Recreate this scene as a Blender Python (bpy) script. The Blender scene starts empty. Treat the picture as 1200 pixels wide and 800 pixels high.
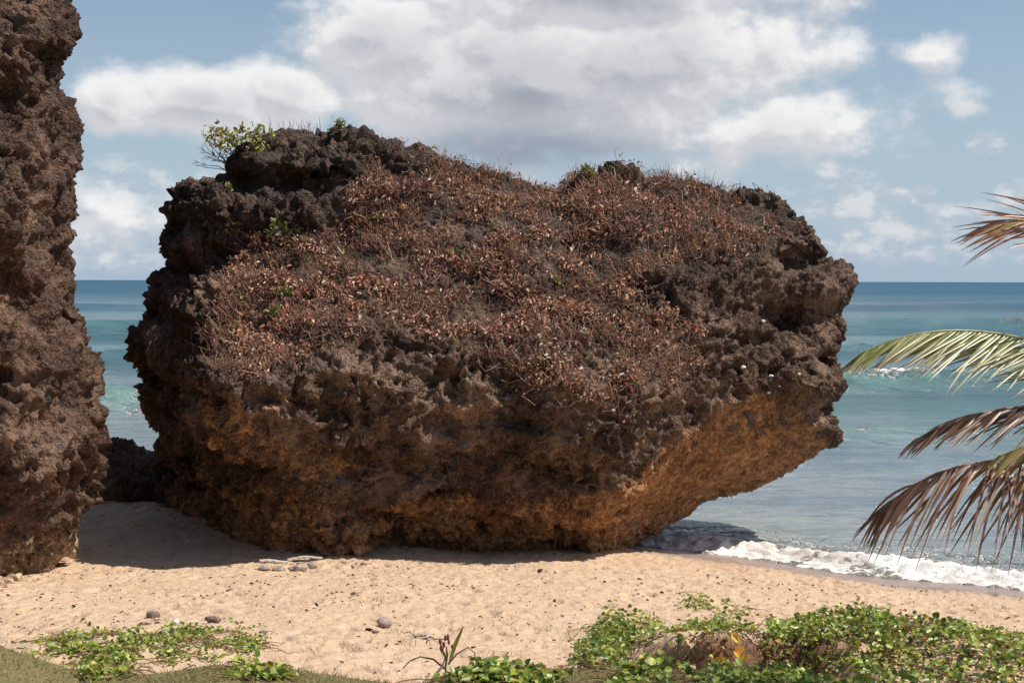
import bpy, math, random
import numpy as np
from mathutils import Vector, Matrix

random.seed(7)
RNG = np.random.default_rng(7)
SC = bpy.context.scene
COL = SC.collection
R = math.radians

# ------------------------------------------------------------------ camera
FOC, SENS = 55.0, 36.0
FPX = 1200 * FOC / SENS
cam_d = bpy.data.cameras.new('camera')
cam_d.lens = FOC; cam_d.sensor_width = SENS
cam_d.clip_start = 0.1; cam_d.clip_end = 60000
CAM = bpy.data.objects.new('camera', cam_d); COL.objects.link(CAM)
CAMZ = 5.0
PITCH = math.atan((400 - 329.0) / FPX)
CAM.matrix_world = Matrix.Translation((0, 0, CAMZ)) @ Matrix.Rotation(R(90) - PITCH, 4, 'X') @ Matrix.Rotation(R(0.14), 4, 'Z')
SC.camera = CAM
_M = np.array(CAM.matrix_world)[:3, :3]

def P(u, v, Y):
    """world point seen at photo pixel (u, v) at distance Y along +Y"""
    u = np.asarray(u, float); v = np.asarray(v, float); Y = np.asarray(Y, float)
    d = np.stack([(u - 600) / FPX, -(v - 400) / FPX, -np.ones_like(u + v)], -1) @ _M.T
    return d / d[..., 1:2] * Y[..., None] + np.array([0, 0, CAMZ])

# ------------------------------------------------------------------ light
SUN_EL = 56.0
# direction towards the sun: right of the picture, a little behind the rocks
az = R(-7.0)                           # angle from +X towards +Y
sdir = Vector((math.cos(R(SUN_EL)) * math.cos(az), math.cos(R(SUN_EL)) * math.sin(az), math.sin(R(SUN_EL))))
sun_d = bpy.data.lights.new('sun', 'SUN')
sun_d.energy = 4.6; sun_d.angle = R(0.55); sun_d.color = (1.0, 0.94, 0.85)
SUN = bpy.data.objects.new('sun', sun_d); COL.objects.link(SUN)
SUN.rotation_euler = sdir.to_track_quat('Z', 'Y').to_euler()
SUN.location = (20, 0, 30)

SC.view_settings.view_transform = 'Standard'
SC.view_settings.look = 'None'
SC.view_settings.exposure = 0.22
SC.view_settings.gamma = 1.0
SC.render.film_transparent = False
SC.cycles.max_bounces = 6
SC.cycles.transparent_max_bounces = 6

# node helper ------------------------------------------------------------
class NT:
    def __init__(s, tree):
        s.t = tree; s.n = tree.nodes; s.l = tree.links
    def node(s, kind, **kw):
        n = s.n.new(kind)
        for k, v in kw.items(): setattr(n, k, v)
        return n
    def put(s, sock, v):
        if v is None: return
        if isinstance(v, bpy.types.NodeSocket): s.l.new(v, sock)
        elif hasattr(sock, 'default_value'):
            dv = sock.default_value
            if hasattr(dv, '__len__'):
                if not hasattr(v, '__len__'): v = (v,) * len(dv)
                elif len(v) == 3 and len(dv) == 4: v = (*v, 1)
            sock.default_value = v
    def math(s, op, a, b=None, c=None, clamp=False):
        n = s.node('ShaderNodeMath', operation=op, use_clamp=clamp)
        s.put(n.inputs[0], a); s.put(n.inputs[1], b); s.put(n.inputs[2], c)
        return n.outputs[0]
    def vmath(s, op, a, b=None, c=None, out=0):
        n = s.node('ShaderNodeVectorMath', operation=op)
        s.put(n.inputs[0], a); s.put(n.inputs[1], b)
        if c is not None: s.put(n.inputs[3] if op == 'SCALE' else n.inputs[2], c)
        return n.outputs[out]
    def sstep(s, x, a, b, lo=0.0, hi=1.0):
        n = s.node('ShaderNodeMapRange', interpolation_type='SMOOTHSTEP')
        s.put(n.inputs[0], x); s.put(n.inputs[1], a); s.put(n.inputs[2], b); s.put(n.inputs[3], lo); s.put(n.inputs[4], hi)
        return n.outputs[0]
    def mix(s, f, a, b, mode='MIX'):
        n = s.node('ShaderNodeMix', data_type='RGBA', blend_type=mode)
        s.put(n.inputs[0], f); s.put(n.inputs[6], a); s.put(n.inputs[7], b)
        return n.outputs[2]
    def noise(s, vec, scale, detail=4, rough=0.55, dist=0.0, out=0, w=None):
        n = s.node('ShaderNodeTexNoise')
        s.put(n.inputs['Vector'], vec); n.inputs['Scale'].default_value = scale
        n.inputs['Detail'].default_value = detail; n.inputs['Roughness'].default_value = rough
        n.inputs['Distortion'].default_value = dist
        return n.outputs[out]
    def voro(s, vec, scale, feature='F1', out=0):
        n = s.node('ShaderNodeTexVoronoi', feature=feature)
        s.put(n.inputs['Vector'], vec); n.inputs['Scale'].default_value = scale
        return n.outputs[out]
    def ramp(s, f, stops):
        n = s.node('ShaderNodeValToRGB'); s.put(n.inputs[0], f)
        cr = n.color_ramp
        while len(cr.elements) < len(stops): cr.elements.new(0.5)
        for e, (p, c) in zip(cr.elements, stops):
            e.position = p; e.color = (*c, 1) if len(c) == 3 else c
        return n.outputs[0]
    def attr(s, name, out='Fac'):
        n = s.node('ShaderNodeAttribute', attribute_name=name); return n.outputs[out]
    def bump(s, h, strength=0.5, dist=0.05, normal=None):
        n = s.node('ShaderNodeBump'); s.put(n.inputs['Height'], h)
        n.inputs['Strength'].default_value = strength; n.inputs['Distance'].default_value = dist
        if normal is not None: s.put(n.inputs['Normal'], normal)
        return n.outputs[0]

# ------------------------------------------------------------------ world
W = bpy.data.worlds.new('World'); SC.world = W; W.use_nodes = True
W.node_tree.nodes.clear()
T = NT(W.node_tree)
sky = T.node('ShaderNodeTexSky', sky_type='NISHITA', sun_disc=False)
sky.sun_elevation = R(SUN_EL)
sky.sun_rotation = math.atan2(sdir.x, sdir.y)
SC.cycles.use_fast_gi = False
sky.altitude = 0; sky.air_density = 1.0; sky.dust_density = 1.0; sky.ozone_density = 1.5
SKY_STR = 0.088
tc = T.node('ShaderNodeTexCoord')
dirv = T.vmath('NORMALIZE', tc.outputs['Generated'])
sx = T.node('ShaderNodeSeparateXYZ'); T.put(sx.inputs[0], dirv)
dx, dy, dz = sx.outputs
hor = T.math('SQRT', T.math('ADD', T.math('MULTIPLY', dx, dx), T.math('MULTIPLY', dy, dy)))
el = T.math('ARCTAN2', dz, hor)
azm = T.math('ARCTAN2', dx, dy)
# sky coordinates in thousandths of a radian-ish: 1 unit = 0.1 rad
cs = T.node('ShaderNodeCombineXYZ'); T.put(cs.inputs[0], T.math('MULTIPLY', azm, 10)); T.put(cs.inputs[1], T.math('MULTIPLY', el, 10))
uv = cs.outputs[0]
def px2sky(u, v):
    x = (u - 600) / FPX; y = (329 - v) / FPX
    return math.atan(x) * 10, math.atan(y / math.sqrt(1 + x * x)) * 10
def cloud_field(vec, blobs, amp, scale, base, detail=7, stretch=1.0, dist=0.0, off=0.0):
    """largest soft ellipse at this direction, roughened with fractal noise"""
    best = None
    for (u, v, a, b, w) in blobs:
        cx, cy = px2sky(u, v)
        d = T.vmath('SUBTRACT', vec, (cx, cy, 0))
        d = T.vmath('MULTIPLY', d, (FPX / a / 10, FPX / b / 10, 0))
        l = T.vmath('LENGTH', d, out=1)
        val = T.math('MULTIPLY', T.math('SUBTRACT', 1.0, l), w)
        best = val if best is None else T.math('MAXIMUM', best, val)
    best = T.math('MAXIMUM', best, base)
    nv = T.vmath('MULTIPLY', vec, (1, stretch, 1))
    nv = T.vmath('ADD', nv, (off, off * .7, off))
    n = T.noise(nv, scale, detail, 0.56, dist)
    return T.math('ADD', best, T.math('MULTIPLY', T.math('SUBTRACT', n, 0.5), amp)), n
# general broken cloud that goes on all over the sky
gen = T.noise(T.vmath('MULTIPLY', uv, (1, 2.2, 1)), 0.33, 3, 0.5)
base = T.sstep(gen, 0.44, 0.72, -1.0, 0.35)
# the clear blue of the upper left and upper right
BIGX = [(640, 95, 330, 118, 1.35), (480, 60, 170, 95, 1.0), (820, 60, 190, 90, 1.1), (900, 150, 150, 55, .8),
       (700, -20, 330, 90, 1.2), (240, 122, 150, 50, 1.2), (130, 122, 60, 40, .9), (340, 112, 100, 52, 1.0), (1000, 135, 90, 45, .5),
       (1085, 62, 46, 26, .65), (1060, 130, 70, 40, .35),(150, 250, 110, 60, .35)]
BIG = [(u, v, a * 1.05, b * 1.05, w * 1.2) for (u, v, a, b, w) in BIGX]
f1, n1 = cloud_field(uv, BIG, 2.05, 1.7, -0.95, detail=10, stretch=1.35)
f1s, _ = cloud_field(T.vmath('ADD', uv, (0.05, 0.10, 0)), BIG, 2.05, 1.7, -0.95, detail=6, stretch=1.35)
SM = [(1000, 250, 75, 40, .8), (1052, 232, 24, 14, .85), (1083, 221, 16, 11, .9), (1153, 165, 26, 16, .9), (1192, 226, 30, 18, 1.1), (980, 205, 45, 18, .55),
      (1120, 255, 50, 26, .45), (1020, 275, 90, 35, .5), (860, 250, 90, 35, .25), (150, 215, 60, 30, .5), (125, 270, 60, 35, .55), (1080, 295, 140, 25, .3), (140, 305, 60, 22, .4), (985, 218, 22, 12, .8), (1125, 125, 25, 18, .5)]
f2, n2 = cloud_field(uv, SM, 1.0, 4.2, -0.75, detail=6, stretch=1.7, off=3.1)
gf = T.math('ADD', base, T.math('MULTIPLY', T.math('SUBTRACT', n1, 0.5), 1.6))
# the general field fades out inside the window in view, where each cloud is set by hand
win = T.vmath('LENGTH', T.vmath('MULTIPLY', uv, (0.21, 0.36, 0)), out=1)
gm = T.sstep(win, 0.75, 1.05)
gf = T.math('ADD', gf, T.sstep(gm, 0, 1, -1.2, 0))
d1 = T.math('MAXIMUM', T.sstep(f1, 0.0, 0.62), T.sstep(gf, 0.0, 0.55))
d2 = T.math('MULTIPLY', T.sstep(f2, 0.0, 0.45), 0.7)
# shading of the clouds: thick and low parts grey-blue, edges towards the sun white
lit = T.math('SUBTRACT', f1, f1s)
lit = T.sstep(lit, -0.22, 0.28)
thick = T.sstep(f1, 0.35, 1.5)
low = T.sstep(T.noise(T.vmath('MULTIPLY', uv, (0.6, 1.5, 1)), 1.1, 4, .5), 0.3, 0.75)
gu, gv = px2sky(610, 182)
gd = T.vmath('LENGTH', T.vmath('MULTIPLY', T.vmath('SUBTRACT', uv, (gu, gv, 0)), (FPX / 260 / 10, FPX / 42 / 10, 0)), out=1)
gd = T.math('MULTIPLY_ADD', T.math('SUBTRACT', n1, .5), 1.6, gd)
under = T.sstep(gd, 1.15, 0.1)
shade = T.math('MULTIPLY', thick, T.math('MULTIPLY_ADD', low, 0.65, 0.38))
shade = T.math('MULTIPLY', shade, T.math('SUBTRACT', 1.25, lit), clamp=True)
cw = T.mix(shade, (0.56, 0.565, 0.59), (0.29, 0.315, 0.375))
cw = T.mix(T.math('MULTIPLY', lit, T.math('SUBTRACT', 1.0, thick)), cw, (0.80, 0.79, 0.785))
cw = T.mix(T.math('MULTIPLY', under, .9), cw, (0.235, 0.28, 0.36))
c2 = T.mix(T.sstep(n2, .42, .62), (0.42, 0.48, 0.55), (0.68, 0.68, 0.685))
skyc = T.vmath('SCALE', sky.outputs[0], c=SKY_STR)
# humid air near the horizon
haze = T.sstep(el, 0.0, 0.20, 0.80, 0.12)
skyc = T.mix(haze, skyc, (0.36, 0.47, 0.60))
skyc = T.mix(d2, skyc, c2)
skyc = T.mix(d1, skyc, cw)
bg = T.node('ShaderNodeBackground'); T.put(bg.inputs[0], skyc); bg.inputs[1].default_value = 1.0
wo = T.node('ShaderNodeOutputWorld'); T.l.new(bg.outputs[0], wo.inputs[0])
W.cycles.sampling_method = 'MANUAL'; W.cycles.sample_map_resolution = 512

# ------------------------------------------------------------------ numpy noise
_perm = np.random.default_rng(11).permutation(256).astype(np.int32)
_perm = np.concatenate([_perm, _perm])
_g = np.random.default_rng(12).normal(size=(256, 3)); _g /= np.linalg.norm(_g, axis=1)[:, None]; _g = _g.astype(np.float32)
_fp = np.random.default_rng(13).random((256, 3)).astype(np.float32)
def _h(i, j, k):
    return _perm[_perm[_perm[i & 255] + (j & 255)] + (k & 255)]
def perlin(p):
    p = np.asarray(p, np.float32); i = np.floor(p).astype(np.int32); f = p - i
    w = f * f * f * (f * (f * 6 - 15) + 10)
    r = 0
    for a in (0, 1):
        wa = w[:, 0] if a else 1 - w[:, 0]
        for b in (0, 1):
            wb = w[:, 1] if b else 1 - w[:, 1]
            for c in (0, 1):
                wc = w[:, 2] if c else 1 - w[:, 2]
                g = _g[_h(i[:, 0] + a, i[:, 1] + b, i[:, 2] + c)]
                r = r + wa * wb * wc * (g[:, 0] * (f[:, 0] - a) + g[:, 1] * (f[:, 1] - b) + g[:, 2] * (f[:, 2] - c))
    return r * 1.5
def fbm(p, o=4, gain=0.5):
    s = 0; a = 1.0; p = np.asarray(p, np.float32)
    for k in range(o):
        s = s + a * perlin(p + 17.3 * k); p = p * 2.03; a *= gain
    return s
def worley(p, second=False):
    p = np.asarray(p, np.float32); i = np.floor(p).astype(np.int32); f = p - i
    d1 = np.full(len(p), 9, np.float32); d2 = np.full(len(p), 9, np.float32)
    for a in (-1, 0, 1):
        for b in (-1, 0, 1):
            for c in (-1, 0, 1):
                q = _fp[_h(i[:, 0] + a, i[:, 1] + b, i[:, 2] + c)]
                d = (f[:, 0] - a - q[:, 0]) ** 2 + (f[:, 1] - b - q[:, 1]) ** 2 + (f[:, 2] - c - q[:, 2]) ** 2
                if second:
                    d2 = np.minimum(d2, np.maximum(d1, d))
                d1 = np.minimum(d1, d)
    return (np.sqrt(d1), np.sqrt(d2)) if second else np.sqrt(d1)
def sst(x, a, b):
    t = np.clip((x - a) / (b - a), 0, 1); return t * t * (3 - 2 * t)

# ------------------------------------------------------------------ mesh helpers
def link(o): COL.objects.link(o); return o
def mesh_np(name, verts, faces, mat, parent=None, smooth=True, cols=None, attrs=None):
    """faces: (n,3) or (n,4) int array"""
    verts = np.ascontiguousarray(verts, np.float32); faces = np.ascontiguousarray(faces, np.int32)
    me = bpy.data.meshes.new(name)
    k = faces.shape[1]
    me.vertices.add(len(verts)); me.vertices.foreach_set('co', verts.ravel())
    me.loops.add(faces.size); me.loops.foreach_set('vertex_index', faces.ravel())
    me.polygons.add(len(faces))
    me.polygons.foreach_set('loop_start', np.arange(0, faces.size, k, dtype=np.int32))
    me.polygons.foreach_set('loop_total', np.full(len(faces), k, np.int32))
    me.polygons.foreach_set('use_smooth', np.full(len(faces), smooth))
    me.update(calc_edges=True)
    if cols is not None:
        c = np.ones((len(verts), 4), np.float32); c[:, :3] = cols
        at = me.attributes.new('col', 'FLOAT_COLOR', 'POINT'); at.data.foreach_set('color', c.ravel())
    for an, av in (attrs or {}).items():
        at = me.attributes.new(an, 'FLOAT', 'POINT'); at.data.foreach_set('value', np.ascontiguousarray(av, np.float32))
    me.materials.append(mat)
    o = bpy.data.objects.new(name, me); link(o)
    if parent is not None: o.parent = parent
    return o
def tag(o, label=None, cat=None, group=None, kind=None):
    if label: o['label'] = label
    if cat: o['category'] = cat
    if group: o['group'] = group
    if kind: o['kind'] = kind
    return o
def empty(name, loc, label, cat, group=None):
    o = bpy.data.objects.new(name, None); o.location = loc; link(o); o.empty_display_size = 0.2
    bpy.context.view_layer.update()
    return tag(o, label, cat, group)
def local(pts, root):
    return np.asarray(pts, np.float32) - np.array(root.location, np.float32)
def mat_new(name):
    m = bpy.data.materials.new(name); m.use_nodes = True; m.node_tree.nodes.clear()
    t = NT(m.node_tree)
    out = t.node('ShaderNodeOutputMaterial'); b = t.node('ShaderNodeBsdfPrincipled')
    t.l.new(b.outputs[0], out.inputs[0])
    return m, t, b, out

# ------------------------------------------------------------------ materials
def rock_material(name, dark, mid, lite, rust, film_amt=.8):
    m, t, b, out = mat_new(name)
    geo = t.node('ShaderNodeNewGeometry'); pos = geo.outputs['Position']
    n1 = t.noise(pos, 0.9, 6, .6); n2 = t.noise(pos, 5.5, 6, .65); n3 = t.noise(pos, 26, 4, .6)
    v = t.voro(pos, 16)
    c = t.mix(t.sstep(n2, .32, .68), dark, mid)
    c = t.mix(t.sstep(n1, .42, .7), c, t.mix(n3, mid, lite))
    c = t.mix(t.sstep(n3, .55, .72, 0, .75), c, lite)
    c = t.mix(t.sstep(t.noise(pos, 1.5, 5, .65), .5, .68, 0, .55), c, t.mix(t.sstep(n2, .35, .65), (.09, .045, .026), (.20, .115, .07)))
    c = t.mix(t.sstep(t.noise(pos, 3.1, 6, .7), .53, .63, 0, .75), c, t.mix(n3, (.014, .012, .012), (.075, .062, .056)))
    sz = t.node('ShaderNodeSeparateXYZ'); t.put(sz.inputs[0], pos)
    film = t.math('MULTIPLY', t.sstep(sz.outputs[2], 4.2, 6.6), t.sstep(t.noise(pos, 2.0, 6, .68), .36, .56)) # black algal film on the oldest, highest rock
    c = t.mix(t.math('MULTIPLY', film, film_amt), c, t.mix(n3, (.020, .016, .015), (.085, .066, .058)))
    o = t.attr('rust')
    rn = t.noise(pos, 2.2, 7, .68)
    om = t.math('MULTIPLY_ADD', t.math('SUBTRACT', rn, .5), 2.4, o)
    om = t.math('MULTIPLY_ADD', t.math('SUBTRACT', t.noise(pos, 13, 5, .7), .5), .9, om)
    rc = t.ramp(t.noise(pos, 6.5, 6, .68), [(0.3, tuple(x * .25 for x in rust)), (.44, tuple(x * .6 for x in rust)), (.56, rust), (.75, (rust[0] * 1.35, rust[1] * 1.6, rust[2] * 1.9))])
    c = t.mix(t.sstep(om, .36, .95), c, rc)
    # colour goes darker in the pits, with scattered pale flecks on top
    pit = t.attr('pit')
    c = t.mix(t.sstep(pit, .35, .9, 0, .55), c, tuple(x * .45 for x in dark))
    sp = t.voro(pos, 23); sel = t.noise(pos, 3.1, 3)
    fl = t.math('MULTIPLY', t.sstep(sp, .17, .08), t.sstep(sel, .58, .68))
    c = t.mix(t.math('MULTIPLY', fl, .7), c, (0.42, 0.35, 0.29))
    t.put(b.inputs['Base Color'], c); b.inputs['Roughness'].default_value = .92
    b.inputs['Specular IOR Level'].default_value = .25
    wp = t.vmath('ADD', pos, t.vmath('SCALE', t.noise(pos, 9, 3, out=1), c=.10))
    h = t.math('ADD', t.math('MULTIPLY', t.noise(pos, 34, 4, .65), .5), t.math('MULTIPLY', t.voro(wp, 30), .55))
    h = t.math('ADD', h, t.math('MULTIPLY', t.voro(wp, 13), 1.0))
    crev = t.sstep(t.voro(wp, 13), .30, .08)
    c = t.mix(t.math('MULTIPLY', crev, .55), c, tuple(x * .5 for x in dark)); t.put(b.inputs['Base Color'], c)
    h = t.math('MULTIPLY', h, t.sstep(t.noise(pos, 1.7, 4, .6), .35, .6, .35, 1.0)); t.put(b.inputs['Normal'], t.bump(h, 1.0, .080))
    return m
M_ROCK = rock_material('karst_rock', (.028, .016, .011), (.145, .083, .056), (.40, .275, .20), (.50, .255, .115))
M_CLIFF = rock_material('cliff_rock', (.038, .019, .013), (.125, .068, .046), (.34, .225, .16), (.42, .28, .17), .25)
def stone_material(name, a, b_):
    m, t, b, out = mat_new(name); geo = t.node('ShaderNodeNewGeometry'); pos = geo.outputs['Position']
    n = t.noise(pos, 14, 6, .65); n2 = t.noise(pos, 60, 3)
    c = t.mix(t.sstep(n, .3, .7), a, b_); c = t.mix(t.sstep(n2, .55, .75, 0, .5), c, tuple(x * .45 for x in a))
    t.put(b.inputs['Base Color'], c); b.inputs['Roughness'].default_value = .8
    t.put(b.inputs['Normal'], t.bump(t.math('ADD', n2, n), .6, .02)); return m
M_STONE = stone_material('beach_stone', (.27, .21, .175), (.46, .38, .32))

def leafy(name, rough=.45, trans=.35, spec=.5):
    m, t, b, out = mat_new(name)
    c = t.attr('col', 'Color')
    geo = t.node('ShaderNodeNewGeometry')
    n = t.noise(geo.outputs['Position'], 40, 3)
    c = t.mix(1.0, c, t.mix(n, (.7, .7, .7), (1.25, 1.25, 1.2)), 'MULTIPLY')
    t.put(b.inputs['Base Color'], c); b.inputs['Roughness'].default_value = rough
    b.inputs['Specular IOR Level'].default_value = spec
    if trans > 0:
        tr = t.node('ShaderNodeBsdfTranslucent'); t.put(tr.inputs[0], c)
        mx = t.node('ShaderNodeMixShader'); mx.inputs[0].default_value = trans
        t.l.new(b.outputs[0], mx.inputs[1]); t.l.new(tr.outputs[0], mx.inputs[2]); t.l.new(mx.outputs[0], out.inputs[0])
    return m
M_LEAF = leafy('vine_leaf', .38, .3, .5)
M_DRY = leafy('dry_leaf', .6, .25, .3)
M_TWIG = leafy('twig_bark', .85, 0, .2)
M_PALM = leafy('palm_leaflet', .32, .22, .6)

# sand ---------------------------------------------------------------
M_SAND, t, b, out = mat_new('beach_sand')
geo = t.node('ShaderNodeNewGeometry'); pos = geo.outputs['Position']
wet = t.attr('wet'); turf = t.attr('turf'); soil = t.attr('soil')
n = t.noise(pos, 1.3, 5, .6); nf = t.noise(pos, 9, 5, .65); ng = t.noise(pos, 110, 2, .6)
c = t.mix(t.sstep(n, .3, .7), (.60, .415, .27), (.67, .485, .33))
c = t.mix(t.sstep(nf, .5, .75, 0, .5), c, (.50, .31, .17))
c = t.mix(t.math('MULTIPLY', t.sstep(ng, .55, .75), .35), c, (.34, .20, .11))
c = t.mix(t.math('MULTIPLY', t.sstep(ng, .42, .25), .3), c, (.78, .60, .42))
frag = t.math('MULTIPLY', t.sstep(t.voro(pos, 7.5), .13, .06), t.sstep(t.noise(pos, 1.7, 3), .5, .62))
c = t.mix(t.math('MULTIPLY', frag, .6), c, (.17, .085, .04))
c = t.mix(wet, c, (.29, .205, .16))
sc_ = t.mix(t.sstep(t.noise(pos, 14, 5, .7), .35, .7), (.12, .058, .03), (.30, .165, .09))
c = t.mix(soil, c, sc_)
tcx = t.mix(t.sstep(t.noise(pos, 2.5, 5, .65), .35, .65), (.17, .145, .055), (.27, .20, .095))
tcx = t.mix(t.sstep(t.noise(pos, 30, 4, .7), .5, .7, 0, .6), tcx, (.12, .15, .035))
c = t.mix(turf, c, tcx)
t.put(b.inputs['Base Color'], c)
t.put(b.inputs['Roughness'], t.sstep(wet, 0.2, 1, .95, .32))
b.inputs['Specular IOR Level'].default_value = .3
h = t.math('ADD', t.math('MULTIPLY', nf, 1.0), t.math('MULTIPLY', ng, .12))
h = t.math('MULTIPLY', h, t.math('SUBTRACT', 1.0, wet))
t.put(b.inputs['Normal'], t.bump(h, .9, .085))

# sea ------------------------------------------------------------------
M_SEA, t, b, out = mat_new('sea_water')
geo = t.node('ShaderNodeNewGeometry'); pos = geo.outputs['Position']
foam = t.attr('foam'); colr = t.attr('col', 'Color')
dist = t.attr('dist')
p1 = t.vmath('MULTIPLY', pos, (0.28, 1.0, 1))
w1 = t.noise(p1, 1.25, 6, .66); w2 = t.noise(p1, 3.4, 5, .6); w3 = t.noise(p1, 0.11, 6, .62)
fn = t.noise(t.vmath('MULTIPLY', pos, (.8, 1, 1)), 6.5, 7, .75); fn2 = t.noise(pos, 1.6, 4, .6)
fm = t.math('ADD', foam, t.math('MULTIPLY', t.math('SUBTRACT', fn, .5), 1.5))
fm = t.sstep(fm, .42, .74)
lv = t.node('ShaderNodeTexVoronoi', feature='DISTANCE_TO_EDGE'); lv.inputs['Scale'].default_value = 3.4
t.put(lv.inputs['Vector'], t.vmath('ADD', t.vmath('MULTIPLY', pos, (.7, 1, 0)), t.vmath('SCALE', t.noise(pos, 3, 3, out=1), c=.35)))
lace = t.math('MULTIPLY', t.sstep(lv.outputs[0], .10, .02), t.sstep(foam, .06, .30))
lace = t.math('MULTIPLY', lace, t.sstep(t.noise(pos, 1.3, 4), .42, .58))
fm = t.math('MAXIMUM', fm, t.math('MULTIPLY', lace, .75))
far1 = t.sstep(dist, 60, 500)
cc = t.mix(t.sstep(w3, .35, .7), t.mix(1.0, colr, (.80, .86, .90), 'MULTIPLY'), t.mix(1.0, colr, (1.16, 1.12, 1.08), 'MULTIPLY'))
cc = t.mix(t.sstep(w1, .42, .66, 0, .7), cc, t.mix(1.0, colr, (.5, .62, .70), 'MULTIPLY'))
cc = t.mix(t.math('MULTIPLY', t.sstep(w2, .52, .66), t.sstep(dist, 60, 20)), cc, t.mix(1.0, colr, (.55, .64, .70), 'MULTIPLY'))
c = t.mix(fm, cc, t.mix(t.sstep(fn2, .35, .65), (.72, .66, .60), (.90, .88, .85)))
t.put(b.inputs['Base Color'], c)
t.put(b.inputs['Roughness'], t.math('MAXIMUM', t.sstep(fm, 0, 1, .12, .85), t.sstep(dist, 20, 800, .10, .42)))
b.inputs['IOR'].default_value = 1.33
hh = t.math('ADD', t.math('MULTIPLY', w1, .5), t.math('ADD', t.math('MULTIPLY', w2, .16), t.math('MULTIPLY', w3, t.sstep(dist, 40, 400, 0, 2.2))))
hh = t.math('ADD', hh, t.math('MULTIPLY', t.math('MULTIPLY', fm, fn), .25))
hh = t.math('MULTIPLY', hh, t.math('MULTIPLY_ADD', fm, -.75, 1.0))
t.put(b.inputs['Normal'], t.bump(hh, 1.0, .8))

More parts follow.
